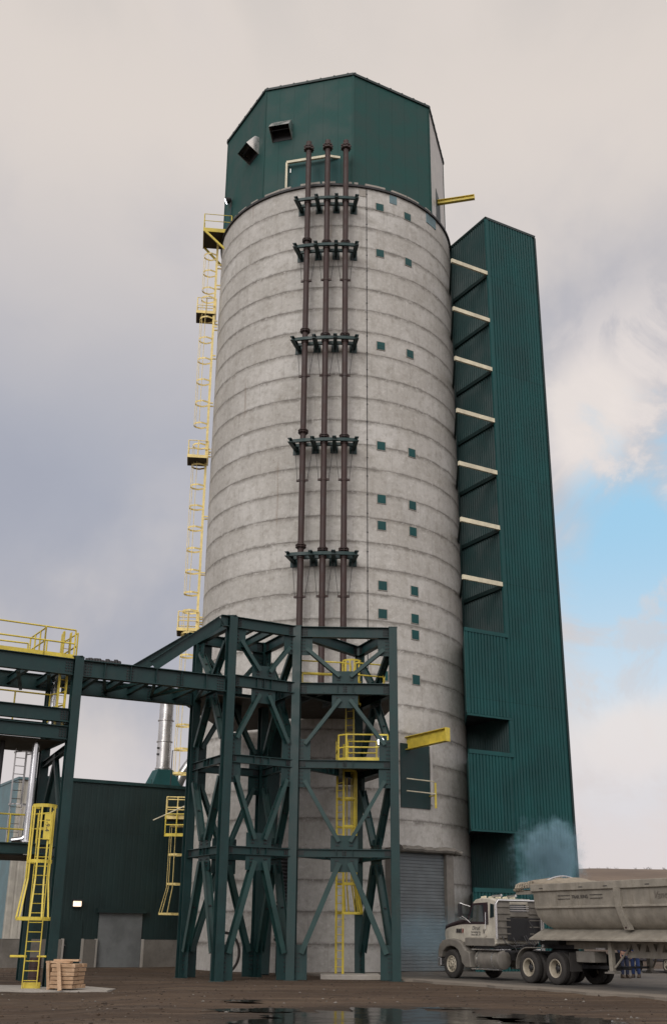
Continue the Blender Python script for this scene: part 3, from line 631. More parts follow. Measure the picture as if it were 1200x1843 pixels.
m = MB(); landing(m, 12.05); part('landing', m, 'dark_metal', tw)
m = MB(); landing(m, 6.45); part('landing', m, 'dark_metal', tw)

# ------------------------------------------------------------------ steel frame in front of the silo
C0 = V((-5.78, 46.4, 0)); C1 = V((-4.1, 43.5, 0)); C2 = V((-1.46, 45.02, 0)); C3 = V((2.55, 45.1, 0)); C4 = V((-2.98, 48.0, 0)); C5 = V((1.2, 48.5, 0))
FT = 13.75; LV = [(4.75, .3), (8.2, .32), (11.35, .46), (13.75, .46)]
fr = thing('steel_frame', V((-1.5, 46, 0)), 'four tier dark green braced steel frame bolted up in front of the silo foot', 'steel frame')
def column(c, z0, z1, upv, parent, w=.34, h=.36):
    m = MB(); m.ibeam(c+UZ*z0, c+UZ*z1, w, h, upv, .035, .03); m.obox(c+UZ*(z0+.02), (.28, 0, 0), (0, .28, 0), UZ*.02); m.obox(c+UZ*(z1+.01), (.19, 0, 0), (0, .19, 0), UZ*.012)
    return part('column', m, 'steel_green', parent)
for c, u in ((C0, B), (C1, B), (C2, V((.15, 1, 0))), (C3, V((0, 1, 0))), (C4, B), (C5, V((0, 1, 0)))): column(c, -.05, FT, u, fr)
def bolts(m, c, d, e, n, nx, ny, sx, sy, r=.022):
    cur = m.cur; m.cur = 1
    for i in range(nx):
        for j in range(ny):
            q = c+d*((i-(nx-1)/2)*sx)+e*((j-(ny-1)/2)*sy)
            for sg in (1, -1): m.obox(q+n*sg*.028, d*r, e*r, n*.016)
    m.cur = cur
faces = [(C1, C2, 1), (C2, C3, 1), (C0, C1, 1), (C0, C4, 1), (C4, C2, 1), (C3, C5, 1), (C5, C2, 0)]
for p, q, braced in faces:
    d = (q-p).normalized(); n = d.cross(UZ); L = (q-p).length; mid = (p+q)/2
    for li, (z, h) in enumerate(LV):
        m = MB(); zc = z-h/2; m.ibeam(p+d*.17+UZ*zc, q-d*.17+UZ*zc, .26 if h > .4 else .2, h, UZ, .025, .02)
        for e in (.3, L-.3): bolts(m, p+d*e+UZ*zc, d, UZ, n, 3, 5 if h > .4 else 4, .085, h/6.5)
        if li < 3: 
            for e in (-.32, 0, .32): m.obox(mid+d*e+UZ*zc, d*.01, n*.09, UZ*(h/2-.03))
            bolts(m, mid+UZ*zc, d, UZ, n, 2, 3, .1, h/5)
        part('beam', m, ['steel_green', 'dark_metal'], fr)
    if not braced: continue
    zb = [0]+[z for z, h in LV]
    for ti in range(4):
        z0, z1 = zb[ti], zb[ti+1]; h0 = LV[ti-1][1] if ti else 0; h1 = LV[ti][1]
        m = MB()
        if ti % 2 == 0:    # inverted V: mid of upper beam down to the columns
            gm = mid+UZ*(z1-h1-.28); m.obox(gm, d*.54, n*.012, UZ*.28); bolts(m, gm+d*.3+UZ*.02, d, UZ, n, 2, 3, .08, .12); bolts(m, gm-d*.3+UZ*.02, d, UZ, n, 2, 3, .08, .12)
            part('gusset_plate', m, ['steel_green', 'dark_metal'], fr)
            for c, s in ((p, 1), (q, -1)):
                m = MB(); hh = .42 if ti else .62; gl = c+d*s*.36+UZ*(z0+hh); m.obox(gl, d*.25, n*.012, UZ*hh); bolts(m, c+d*s*.24+UZ*(z0+hh), d, UZ, n, 2, 5, .1, .16)
                part('gusset_plate', m, ['steel_green', 'dark_metal'], fr)
                e0 = c+d*s*.38+UZ*(z0+hh*1.5); e1 = mid-d*s*.2+UZ*(z1-h1-.22)
                m = MB(); w = .15 if ti else .2; m.ibeam(e0, e1, w, .3, n, .022, .02); bolts(m, e0.lerp(e1, .5), (e1-e0).normalized(), (e1-e0).normalized().cross(n), n, 1, 2, .1, .1); part('brace', m, ['steel_green_lit' if n.y < -.3 else 'steel_green', 'dark_metal'], fr)
        else:              # V: column tops down to the middle of the lower beam
            gm = mid+UZ*(z0+.26); m.obox(gm, d*.54, n*.012, UZ*.26); bolts(m, gm+d*.27, d, UZ, n, 2, 3, .08, .12); bolts(m, gm-d*.27, d, UZ, n, 2, 3, .08, .12)
            part('gusset_plate', m, ['steel_green', 'dark_metal'], fr)
            for c, s in ((p, 1), (q, -1)):
                m = MB(); gl = c+d*s*.38+UZ*(z1-h1-.36); m.obox(gl, d*.25, n*.012, UZ*.4); bolts(m, c+d*s*.24+UZ*(z1-h1-.36), d, UZ, n, 2, 4, .1, .15)
                part('gusset_plate', m, ['steel_green', 'dark_metal'], fr)
                e0 = c+d*s*.4+UZ*(z1-h1-.5); e1 = mid-d*s*.22+UZ*(z0+.28)
                m = MB(); m.ibeam(e0, e1, .15, .3, n, .022, .02); bolts(m, e0.lerp(e1, .5), (e1-e0).normalized(), (e1-e0).normalized().cross(n), n, 1, 2, .1, .1); part('brace', m, ['steel_green_lit' if n.y < -.3 else 'steel_green', 'dark_metal'], fr)
# roof purlins and the floor of the right bay
for k in (.36, .66):
    m = MB(); m.ibeam(C1.lerp(C2, k)+UZ*(FT-.2), C0.lerp(C4, k)+UZ*(FT-.2), .18, .34); part('purlin', m, 'steel_green_lit', fr)
m = MB(); m.prism([C4+UZ*11.3, C2+B*.2+UZ*11.3, C3+V((-.3, .25, 11.3)), C5+V((1.6, 1.2, 11.3)), V((2.4, 52.9, 11.3)), V((-2.6, 52.9, 11.3))], (0, 0, .04)); part('floor_plate', m, 'grating', fr)
m = MB(); m.prism([C0.lerp(C1, .45)+UZ*10.86, C2.lerp(C4, .55)+UZ*10.86, V((-2.65, 52.9, 10.86)), V((-5.2, 54.4, 10.86)), C0+B*1.2+UZ*10.86], (0, 0, .04)); part('floor_plate', m, 'grating', fr)  # left bay floor, added to shade the silo wall behind the frame
for k in (.3, .62):
    m = MB(); m.ibeam(C2.lerp(C3, k)+UZ*11.1, C4.lerp(C5, k)+UZ*11.1, .15, .3); part('joist', m, 'steel_green', fr)
m = MB(); m.prism([V((.3, 45.3, 8.16)), V((2.3, 45.3, 8.16)), V((2.3, 49.5, 8.16)), V((1.2, 52.6, 8.16)), V((.3, 52.6, 8.16))], (0, 0, .04)); part('floor_plate', m, 'grating', fr)
m = MB(); m.ibeam(V((.4, 45.2, 8.0)), V((.4, 48.1, 8.0)), .14, .26); part('joist', m, 'steel_green', fr)
# green pump casings standing on the frame floor, pipes drop into it
# ------------------------------------------------------------------ generic railing, ladder
def railing(path, z, h, t, posts=True, kick=True, r=.032, spacing=1.3, name='railing'):
    m = MB(); pts = [V(p) for p in path]
    for hh in (h, h*.52): m = MB(); m.tube([p+UZ*(z+hh) for p in pts], r, 7); part('rail', m, 'yellow', t)
    for i in range(len(pts)-1):
        L = (pts[i+1]-pts[i]).length; k = max(1, round(L/spacing))
        for j in range(k+(1 if i == len(pts)-2 else 0)): q = pts[i].lerp(pts[i+1], j/k); m = MB(); m.tube([q+UZ*z, q+UZ*(z+h)], r, 7); part('post', m, 'yellow', t)
    if kick:
        m = MB()
        for i in range(len(pts)-1): m.bar(pts[i]+UZ*(z+.08), pts[i+1]+UZ*(z+.08), .012, .15)
        part('kick_plate', m, 'yellow', t)
def ladder(t, base, side, out, z0, z1, w=.45, cage=None, hoops=1.2, mat='yellow', cr=.36, flare=True, rail_w=.07, rung=.3, nb=5, band=.05, bw=.055):
    """base = middle of the ladder at z=0, side = unit vector along rungs, out = unit vector the cage bulges to"""
    for s in (-1, 1):
        m = MB(); m.bar(base+side*s*w/2+UZ*z0, base+side*s*w/2+UZ*z1, .03, rail_w, out); part('stringer', m, mat, t)
    z = z0+.25
    while z < z1-.05: m = MB(); m.tube([base-side*w/2+UZ*z, base+side*w/2+UZ*z], .014, 5); part('rung', m, mat, t); z += rung
    if not cage: return
    c0, c1 = cage; nh = max(2, int(round((c1-c0)/hoops))+1); zs = [c0+(c1-c0)*i/(nh-1) for i in range(nh)]
    def ring(z, rr, k=14):
        return [base+side*(-w/2 if i == 0 else w/2)+UZ*z if i in (0, k) else base+out*(rr*.95)+side*(-math.cos(math.pi*(i)/(k))*rr)+out*(math.sin(math.pi*i/k)*rr)+UZ*z-out*(.45*rr*(abs(i-k/2)/(k/2))**3) for i in range(k+1)]
    rr_of = lambda z: cr*(1+(.38*max(0, 1-(z-c0)/1.25) if flare else 0))
    for z in zs:
        m = MB(); pts = ring(z, rr_of(z))
        for a_, b_ in zip(pts[:-1], pts[1:]): m.bar(a_, b_, .014, band)
        part('cage_hoop', m, mat, t)
    k = 14; zz = [c0]+([c0+1.25] if flare and c1-c0 > 1.3 else [])+[c1]
    for j in range(nb):
        i = 2+round(j*(k-4)/(nb-1)); m = MB()
        for za, zb_ in zip(zz[:-1], zz[1:]):
            m.bar(ring(za, rr_of(za))[i]+UZ*0, ring(zb_, rr_of(zb_))[i], .02, bw, side)
        part('cage_bar', m, mat, t)

# railings on the frame
t = thing('guardrail', C2+UZ*11.36, 'yellow guardrail round the top floor of the steel frame', 'guardrail')
railing([C4+V((1.6, .2, 0)), C2+V((.1, .55, 0)), V((.55, 45.9, 0))], 11.36, 1.07, t)
railing([V((1.0, 45.9, 0)), V((2.2, 46.3, 0)), V((2.3, 47.6, 0))], 11.36, 1.07, t, kick=False)
railing([V((-1.3, 47.8, 0)), V((.5, 48.1, 0))], 11.36, 1.0, t, kick=False)
t = thing('guardrail', V((1.3, 45.4, 8.22)), 'yellow guardrail on the middle landing of the steel frame, beside the lit lamp', 'guardrail')
railing([V((.22, 47.0, 0)), V((.3, 45.6, 0)), V((.62, 45.35, 0)), V((2.32, 45.35, 0))], 8.22, 1.08, t, spacing=1.45)
railing([V((.7, 46.6, 0)), V((1.9, 46.6, 0))], 8.22, 1.0, t, kick=False)
t = thing('lamp', V((2.02, 45.25, 9.0)), 'bright white lit lamp on the railing of the middle landing', 'lamp')
m = MB(); m.lathe(V((2.02, 45.22, 8.86)), UZ, [(0, .06), (.04, .12), (.2, .13), (.27, .08)], 16); part('globe', m, 'lamp_white', t, smooth=True)
m = MB(); m.lathe(V((2.02, 45.22, 8.76)), UZ, [(0, .05), (.1, .09)], 12); m.tube([V((2.02, 45.22, 8.8)), V((2.02, 45.4, 8.8))], .025, 6); part('lamp_base', m, 'dark_metal', t)
# caged ladder inside the frame
t = thing('caged_ladder', V((.4, 47.5, .15)), 'tall yellow caged ladder standing on the concrete pad inside the steel frame', 'ladder')
la = V((.26, 47.6, 0)); lb = V((.535, 47.24, 0)); sd_ = (lb-la).normalized(); ot = V((-sd_.y, sd_.x, 0))
if ot.x < 0: ot = -ot
ladder(t, (la+lb)/2, sd_, ot, .15, 9.2, .453, (2.43, 8.1), 1.2, rail_w=.09, cr=.4, nb=8, band=.09, bw=.07)
la2 = V((.78, 46.9, 0)); ladder(t, la2, V((.9, -.4, 0)).normalized(), V((-.4, -.9, 0)).normalized(), 8.2, 12.4, .36, None, rail_w=.08)
ladder(t, V((1.0, 46.6, 0)), V((.9, -.4, 0)).normalized(), V((.4, .9, 0)).normalized()*-1, 11.36, 12.5, .4, (10.7, 12.55), .9, flare=False, cr=.42, nb=6, band=.08)
m = MB(); m.box(-.35, 2.0, 46.3, 48.4, -.05, .15); tag(part('concrete_pad', m, 'concrete_pale', bevel=.03), kind='structure')
# guard at the equipment door
t = thing('guardrail', sil(36, 7.6, 7.4), 'small yellow guardrail across the green equipment door on the silo', 'guardrail')
m = MB(); a0, a1 = sil(27, 7.9, 0), sil(40.6, 7.75, 0)
m.tube([a0+UZ*8.55, a1+UZ*8.55-(a1-a0).normalized()*.12, a1+UZ*8.5, a1+UZ*7.35], .03, 7); part('rail', m, 'cream', t)
m = MB(); m.tube([a0+UZ*7.98, a1+UZ*7.98], .03, 7); part('rail', m, 'cream', t)
m = MB(); m.obox(a1+UZ*7.9, V((.05, 0, 0)), V((0, .03, 0)), UZ*.6); m.tube([a1+UZ*7.9, sil(40.6, SR-.02, 7.9)], .03, 6); part('post', m, 'yellow', t)
# conveyor/steel behind the frame: dark corrugated hose stub and tyre loop on the ground
m = MB(); pts = []
for i in range(30):
    a = -.6*math.pi+1.55*math.pi*i/29; pts.append(V((-4.35+.62*math.cos(a)*1., 48.8+.1*i/29, .86+.78*math.sin(a))))
m.tube(pts, .055, 8); hz = part('hose', m, 'rubber', org=pts[0], smooth=True); tag(hz, 'black hose hung in a loop behind the left front column', 'hose')
t = thing('screw_conveyor', V((-2.2, 50.3, 0)), 'dark green inclined conveyor casing with flexible sleeve behind the steel frame', 'conveyor')
m = MB(); m.bar(V((-3.0, 50.6, 0)), V((-2.7, 51.3, 10.6)), .85, .6, V((0, 1, 0))); part('casing', m, 'steel_green', t)
m = MB(); secs = [V((-1.9, 50.1, 1.6+i*.075)) for i in range(44)]
m.lathe(V((-2.0, 50.3, 1.3)), V((.04, 0, 1)), [(i*.075, .34+(.06 if i % 2 else 0)) for i in range(52)], 18); part('flexible_sleeve', m, 'dark_metal', t)
m = MB(); m.bar(V((-2.0, 50.3, .0)), V((-2.0, 50.3, 1.3)), .55, .55, V((0, 1, 0))); part('leg', m, 'steel_green', t)

# ------------------------------------------------------------------ pipe bridge
L1 = V((-9.6, 40.8, 0)); BZT = 11.25
br = thing('pipe_bridge', (L1+C1)/2+UZ*11, 'dark green girder bridge from the left tower to the steel frame', 'bridge')
bd = (C1-L1).normalized(); bn = V((-bd.y, bd.x, 0)); gap = 3.35
back0 = L1+bn*gap; back1 = V((C0.x, C0.y, 0))
for p, q, mt in ((L1, C1, 'steel_green'), (back0, back1, 'steel_green')):
    m = MB(); m.ibeam(p+bd*.18+UZ*(BZT-.32), q-bd*.18+UZ*(BZT-.32), .3, .64, UZ, .03, .025)
    L = (q-p).length; n = bd.cross(UZ)
    for k in range(1, 6): m.obox(p+bd*L*k/6+UZ*(BZT-.32), bd*.01, n*.12, UZ*.28)
    for e in (.4, L*.33, L*.66, L-.4): bolts(m, p+bd*e+UZ*(BZT-.32), bd, UZ, n, 3, 5, .1, .11)
    part('girder', m, ['steel_green', 'dark_metal'], br)
for k in range(6):
    f0, f1 = k/6, (k+1)/6; p0, p1 = L1.lerp(C1, f0), L1.lerp(C1, f1); q0, q1 = back0.lerp(back1, f0), back0.lerp(back1, f1)
    m = MB(); m.ibeam(p0+UZ*(BZT-.3), q0+UZ*(BZT-.3), .16, .3); part('cross_beam', m, 'steel_green', br)
    m = MB(); m.bar((p0 if k % 2 else p1)+UZ*(BZT-.4), (q1 if k % 2 else q0)+UZ*(BZT-.4), .12, .12); part('brace', m, 'steel_green_lit', br)
for p, q in ((C1, L1.lerp(C1, .42)), (C0, back0.lerp(back1, .35))):
    m = MB(); m.ibeam(p+UZ*(FT-.23)-bd*.45, q+UZ*(BZT+.1)+bd*.35, .26, .44, UZ, .03, .025); m.ibeam(p+UZ*(FT-.23)-bd*.5, p+UZ*(FT-.23)-bd*.17, .26, .46, UZ, .03, .025); part('raking_beam', m, 'steel_green', br)
m = MB(); rnd = random.Random(3)
for k in range(12): q = L1+bd*(.35+k*.11)+UZ*(BZT+.04); m.obox(q, V((.07, 0, 0)), V((0, .1, 0)), UZ*rnd.uniform(.03, .11))
part('clamp_row', m, 'dark_metal', br)

# ------------------------------------------------------------------ left platform tower
pt = thing('platform_tower', L1+UZ*-.16, 'dark green steel platform tower at the left edge with landings and pipes', 'steel frame')
LF = L1-A*4.6
m = MB(); gz1 = -.16
column(L1, gz1, 11.35, B, pt); column(L1+B*3.35, gz1, 11.3, B, pt); column(LF, gz1, 11.3, B, pt); column(LF+B*3.35, gz1, 11.3, B, pt)
def pbeam(p, q, z, h, w=.24):
    m = MB(); d = (q-p).normalized(); n = d.cross(UZ); m.ibeam(p+d*.18+UZ*(z-h/2), q-d*.18+UZ*(z-h/2), w, h, UZ, .025, .02)
    for e in (.35, (q-p).length-.35): bolts(m, p+d*e+UZ*(z-h/2), d, UZ, n, 3, 4, .1, h/6)
    part('beam', m, ['steel_green', 'dark_metal'], pt)
for off in (V((0, 0, 0)), B*3.35):
    pbeam(LF+off, L1+off, 11.25, .62); pbeam(LF+off, L1+off, 9.36, .5); pbeam(LF+off, L1+off, 8.72, .5)
    pbeam(LF+off, L1+off-A*.25, 4.52, .36)
for z, h in ((11.25, .5), (9.3, .4), (8.7, .4), (4.5, .35)): pbeam(L1, L1+B*3.35, z, h); pbeam(LF, LF+B*3.35, z, h)
m = MB(); e0, e1 = L1+UZ*8.0, L1+B*3.2+UZ*8.1
m.ibeam(L1+B*.2+UZ*8.0, L1+B*3.2+UZ*7.7, .2, .24); part('brace', m, 'steel_green', pt)
for k in range(4):
    m = MB(); q = LF.lerp(L1, (k+.5)/4); m.ibeam(q+UZ*10.9, q+B*3.35+UZ*10.9, .14, .3); part('joist', m, 'steel_green', pt)
    m = MB(); m.bar(q-A*.5+UZ*10.6, q+A*.5+B*3.3+UZ*10.6, .12, .12); part('brace', m, 'steel_green', pt)
for z in (8.16, 4.1): m = MB(); m.prism([LF+B*.15+UZ*z, L1+B*.15-A*.3+UZ*z, L1+B*3.2-A*.3+UZ*z, LF+B*3.2+UZ*z], (0, 0, .04)); part('floor_plate', m, 'grating', pt)
for s in (1, -1):
    m = MB(); m.ibeam(L1+B*(1.67-s*1.5)+UZ*(4.9 if s > 0 else 4.9), L1+B*(1.67+s*.1)+UZ*7.9, .16, .18, A); part('brace', m, 'steel_green', pt)
m = MB(); m.bar(L1+B*3.1-A*.5+UZ*4.5, L1+B*3.3-A*.35+UZ*7.0, .35, .2, A); part('bracket_plate', m, 'steel_green', pt)
t = thing('guardrail', L1+UZ*11.28, 'yellow guardrail along the top of the left platform tower', 'guardrail')
railing([LF-A*1+B*.0, L1-A*1.35, L1-A*.2], 11.27, 1.1, t, spacing=1.9)
railing([LF-A*1+B*2.4, L1-A*1.4+B*2.2], 11.27, .9, t, kick=False, spacing=1.9)
railing([L1-A*1.35, L1-A*1.4+B*1.9, L1-A*.1+B*1.9, L1-A*.05+B*.2], 11.27, 1.05, t, kick=False, spacing=.7)
t = thing('guardrail', L1-A*2+UZ*9.4, 'yellow guardrail on the second level of the left platform tower', 'guardrail')
railing([LF+B*1.2, L1-A*.6+B*1.2, L1-A*.3+B*.3], 9.0, 1.05, t, kick=False, spacing=1.6)
t = thing('guardrail', L1-A*2+UZ*4.55, 'yellow guardrail on the lower landing of the left tower behind the silver pipe', 'guardrail')
railing([L1-A*.4+B*.1, L1-A*1.0+B*1.4, L1-A*2.1+B*1.4], 4.53, 1.08, t, kick=False, spacing=.6)
t = thing('ladder', L1-A*.35+B*.5+UZ*8.7, 'short yellow ladder rising through the top of the left platform tower', 'ladder')
ladder(t, L1-A*.42+B*.35, (A+B*.2).normalized(), -B, 8.75, 12.35, .3, None, rail_w=.24)
m = MB(); m.obox(L1-A*.5+B*.6+UZ*11.8, B*.22, A*.012, UZ*.55); part('gate_panel', m, 'yellow', t)
t = thing('caged_ladder', L1-A*1.0+B*2.4+UZ*4.5, 'thin grey ladder with hoops between landings of the left tower', 'ladder')
ladder(t, L1-A*1.2+B*2.2, A, -B, 4.5, 8.1, .42, (6.0, 7.9), 1.7, mat='galv', rail_w=.06, nb=3, flare=False)
for (x, y, z0, z1, r, mt, nm, lab) in ((-10.9, 40.9, 4.6, 8.2, .13, 'stainless', 'pipe', 'shiny silver pipe standing on the lower landing of the left tower'), (-12.05, 40.6, 4.3, 8.2, .09, 'dark_metal', 'pipe', 'thin dark pipe at the left of the shiny silver one'), (-12.5, 40.5, 4.3, 8.2, .08, 'rust', 'pipe', 'thin rusty pipe at the very left edge')):
    t = thing(nm, V((x, y, z0)), lab, 'pipe'); m = MB(); m.tube([V((x, y, z0)), V((x, y, (z0+z1)/2)), V((x, y, z1))], r, 16); part('pipe_body', m, mt, t, smooth=True)
    m = MB(); m.lathe(V((x, y, z0)), UZ, [(0, r+.08), (.05, r+.08), (.08, r+.01)], 16); part('pipe_flange', m, mt, t); m = MB(); m.lathe(V((x, y, z0+1.)), UZ, [(0, r+.015), (.04, r+.015)], 16); part('pipe_flange', m, mt, t)
    if mt == 'stainless':
        m = MB(); m.tube([V((x, y, z0+.25)), V((x-.12, y, z0+.1)), V((x-.5, y-.05, z0+.05))], .12, 12); part('elbow', m, mt, t, smooth=True)
t = thing('pipe', V((-10.6, 41.8, 8.8)), 'shiny silver pipe between the upper girders of the left tower', 'pipe')
m = MB(); m.tube([V((-10.75, 42.2, 8.8)), V((-10.75, 42.2, 11.1))], .14, 16); part('pipe_body', m, 'stainless', t, smooth=True)
m = MB(); m.lathe(V((-10.75, 42.2, 9.6)), UZ, [(0, .16), (.05, .16)], 16); part('pipe_flange', m, 'stainless', t)
# big caged ladder at the left, nearest
lt = thing('caged_ladder', V((-9.85, 39.3, -.16)), 'bright yellow caged ladder at the left edge in front of the platform tower', 'ladder')
lbv = V((-9.86, 39.3, 0)); ladder(lt, lbv, V((1, .06, 0)).normalized(), V((.06, -1, 0)).normalized(), -.14, 5.55, .47, (2.02, 5.65), 1.75, cr=.42, rail_w=.06, nb=5, band=.11)
m = MB(); c = lbv+V((.27, -.78, 4.95)); m.obox(c, V((.11, .02, 0)), V((0, .012, 0)), UZ*.42); sg = part('sign_plate', m, 'yellow', lt)
text('1-9-4', 'letter', lt, c+V((0, -.016, .05)), V((0, 0, -1)), V((1, .1, 0)), .2, 'sign_lettering')
m = MB(); m.tube([lbv+V((-.75, .05, .85)), lbv+V((-.2, .05, .85))], .04, 6); m.tube([lbv+V((.15, .05, .85)), lbv+V((.45, .05, .85))], .03, 6); m.bar(lbv+V((-.25, .2, -.05)), lbv+V((.3, .25, -.05)), .12, .2); part('toe_rail', m, 'yellow', lt)
m = MB(); m.prism([V((-13.5, 38.2, -.2)), V((-8.9, 38.3, -.2)), V((-7.15, 38.6, -.2)), V((-7.1, 39.8, -.2)), V((-8.6, 41.6, -.2)), V((-13.5, 41.8, -.2))], (0, 0, .07)); tag(part('concrete_pad', m, 'concrete_pale'), kind='structure')
m = MB(); gb = V((-10.0, 40.35, -.13)); m.lathe(gb, UZ, [(0, .2), (.3, .2), (.31, .22), (.34, .22), (.35, .2), (.62, .2), (.63, .22), (.66, .22), (.67, .2), (.93, .2)], 22)
bb = part('barrel', m, 'rust', org=gb, smooth=True); tag(bb, 'rusty reddish drum behind the left caged ladder', 'barrel')
# lumber stack
t = thing('lumber_stack', V((-8.4, 38.85, -.13)), 'stack of pale brown boards with one plank leaning on it', 'lumber')
rnd = random.Random(8); lx = V((.97, -.24, 0)); ly = V((.24, .97, 0)); o = V((-8.52, 38.85, -.13)); z = 0
for k in range(6):
    h = .125
    for j in range(3):
        m = MB(); sh = lx*rnd.uniform(-.03, .03)+ly*rnd.uniform(-.02, .02); m.obox(o+ly*(j*.3-.3)+sh+UZ*(z+h/2+.04), lx*(.41+rnd.uniform(-.02, .02)), ly*.142, UZ*(h/2-.008)); part('board', m, 'wood', t, bevel=.008)
    z += h
for j, (aa, dx) in enumerate(((.1, -.1), (.22, .05))):
    m = MB(); ll = V((math.cos(aa-.3), math.sin(aa-.3), 0)); m.obox(o+ly*(.25*j-.1)+lx*(-.2+dx)+UZ*(z+.08+.05*j), ll*.42, UZ.cross(ll)*.12, UZ*.03+ll*.002); part('board', m, 'wood', t)
for j in range(2):
    m = MB(); m.obox(o-lx*.56+ly*(j*.25-.2)+UZ*.42, ly*.11, (lx*.05+UZ*.02), UZ*.42-lx*.05); part('board', m, 'wood', t)
m = MB(); pl = o-ly*.52; m.bar(pl-lx*.12+UZ*.83, pl-ly*.14+lx*.08+UZ*.0, .13, .03, ly); part('leaning_plank', m, 'wood', t)

# ------------------------------------------------------------------ silo side ladder with landings
lc = V((-7.5, 58.9, 0)); sy = V((.12, -1, 0)).normalized(); so_ = V((-1, -.12, 0)).normalized()
segs = [(2.45, 8.2, (2.5, 6.8), None, 'lowest run of the yellow silo ladder, hanging clear of the ground beside the dark building'),
        (7.15, 18.2, (9.4, 18.2), 7.1, 'second lowest run of the yellow silo ladder, partly behind the girder bridge'),
        (17.1, 28.6, (19.4, 28.5), 17.05, 'middle run of the yellow silo ladder, from the landing just above the sloping beam'),
        (27.5, 38.2, (29.6, 38.2), 27.4, 'run of the yellow silo ladder above the landing at mid height of the silo'),
        (37.1, 43.4, (39.2, 41.7), 37.05, 'topmost run of the yellow silo ladder, ending under the top landing')]
SOFF = [4, 6.2, 7.4, 7.7, 10.3, 13.6, 16.9, 17.4, 17.7, 18.0, 20.6, 24, 27.7, 28.0, 31, 34.2, 36.2, 36.6, 39.5, 41]
for i, (z0, z1, cg, z, lab) in enumerate(segs):
    sl_ = thing('caged_ladder', lc+UZ*z0, lab, 'ladder', 'runs of the yellow silo ladder'); oy = sy*(.28 if i % 2 else -.28)
    ladder(sl_, lc+oy, sy, so_, z0, z1, .42, cg, 1.35, rail_w=.13, nb=6, cr=.42, band=.1, bw=.07, rung=.3, flare=(i == 0), mat='yellow_pale')
    for zz in [q for q in SOFF if z0 < q < (segs[i+1][0] if i < 4 else 50)]:
        m = MB()
        m.bar(lc+oy+sy*.21+UZ*zz, V((-7.2+.02*0, (lc+oy+sy*.21).y+.04, zz)), .05, .07); m.bar(lc+oy-sy*.21+UZ*zz, V((-7.22, (lc+oy-sy*.21).y+.04, zz)), .05, .07); part('standoff', m, 'yellow_pale', sl_)
    if z is None: continue
    m = MB(); m.obox(lc+so_*.5+UZ*z, so_*.55, sy*.6, UZ*.05); part('landing', m, 'grating', sl_)
    m = MB(); m.obox(lc+so_*1.06+UZ*(z+.06), so_*.02, sy*.62, UZ*.09); m.obox(lc+so_*.5+sy*.61+UZ*(z+.06), so_*.56, sy*.02, UZ*.09); part('landing_edge', m, 'yellow_pale', sl_)
    q = [lc+sy*.58-so_*.1, lc+so_*1.03+sy*.58, lc+so_*1.03-sy*.58, lc-so_*.1-sy*.58]
    m = MB()
    for hh in (.55, 1.07): m.tube([p+UZ*(z+hh) for p in q], .028, 6)
    for p in q: m.tube([p+UZ*z, p+UZ*(z+1.07)], .034, 6)
    m.tube([q[0].lerp(q[1], .5)+UZ*z, q[0].lerp(q[1], .5)+UZ*(z+1.07)], .028, 6)
    part('landing_rail', m, 'yellow_pale', sl_)
z = 42.75
tl = thing('ladder_landing', V((-7.6, 58.6, z)), 'yellow landing with railings at the top of the silo ladder', 'landing')
c = lc+so_*.05+sy*.1; m = MB(); m.obox(c+UZ*z, so_*.85, sy*.95, UZ*.05); part('floor_plate', m, 'grating', tl)
m = MB(); m.bar(c+sy*.97-so_*1.1+UZ*(z+.02), c+sy*.97+so_*.87+UZ*(z+.02), .04, .26); m.bar(c+so_*.87+sy*.97+UZ*(z+.02), c+so_*.87-sy*.97+UZ*(z+.02), .04, .26); part('edge_beam', m, 'yellow', tl)
m = MB(); m.bar(c+sy*.97+so_*.8+UZ*(z-.05), c+sy*.97-so_*.95+UZ*(z-1.75), .1, .12); m.bar(c-sy*.9+so_*.8+UZ*(z-.05), c-sy*.9-so_*.75+UZ*(z-1.75), .1, .12); part('brace', m, 'yellow', tl)
q = [c+sy*.95-so_*.85, c+sy*.95+so_*.85, c-sy*.95+so_*.85, c-sy*.95-so_*.6]; m = MB()
for hh in (.6, 1.1): m.tube([p+UZ*(z+.1+hh) for p in q], .026, 6)
for p in q+[q[1].lerp(q[2], .5)]: m.tube([p+UZ*z, p+UZ*(z+1.2)], .035, 6)
part('railing', m, 'yellow', tl)

# ------------------------------------------------------------------ buildings behind on the left
BW = V((-9.58, 59.7, 0)); BN = -B
bl = thing('green_building', BW, 'dark green metal clad building behind on the left with a grey roll-up door', 'building')
s0, s1 = -5.9, 4.2; RZ = 8.9
m = MB(); ribbed(m, BW+A*s0, A, BN, s1-s0, 1.27, RZ, .3, .003); part('wall', m, 'siding_dark', bl)
m = MB(); m.obox(BW+A*(s0+s1)/2+B*3+UZ*(RZ+.0), A*(s1-s0)/2, B*3.05, UZ*.06); m.bar(BW+A*s0+BN*.06+UZ*(RZ+.02), BW+A*s1+BN*.06+UZ*(RZ+.02), .08, .16); part('roof', m, 'steel_green', bl)
m = MB(); ribbed(m, BW+A*s1, B, A, 6, 0, RZ, .3, .012); ribbed(m, BW+A*s0+B*6, -B, -A, 6, 0, RZ, .3, .012); part('wall', m, 'siding_dark', bl)
m = MB()
for x0, x1 in ((s0, -4.12), (-3.0, -2.42), (.13, s1)): m = MB(); m.obox(BW+A*(x0+x1)/2+BN*.06+UZ*.6, A*(x1-x0)/2, B*.14, UZ*.665); part('concrete_base', m, 'concrete_dark', bl)
m = MB(); z = -.02
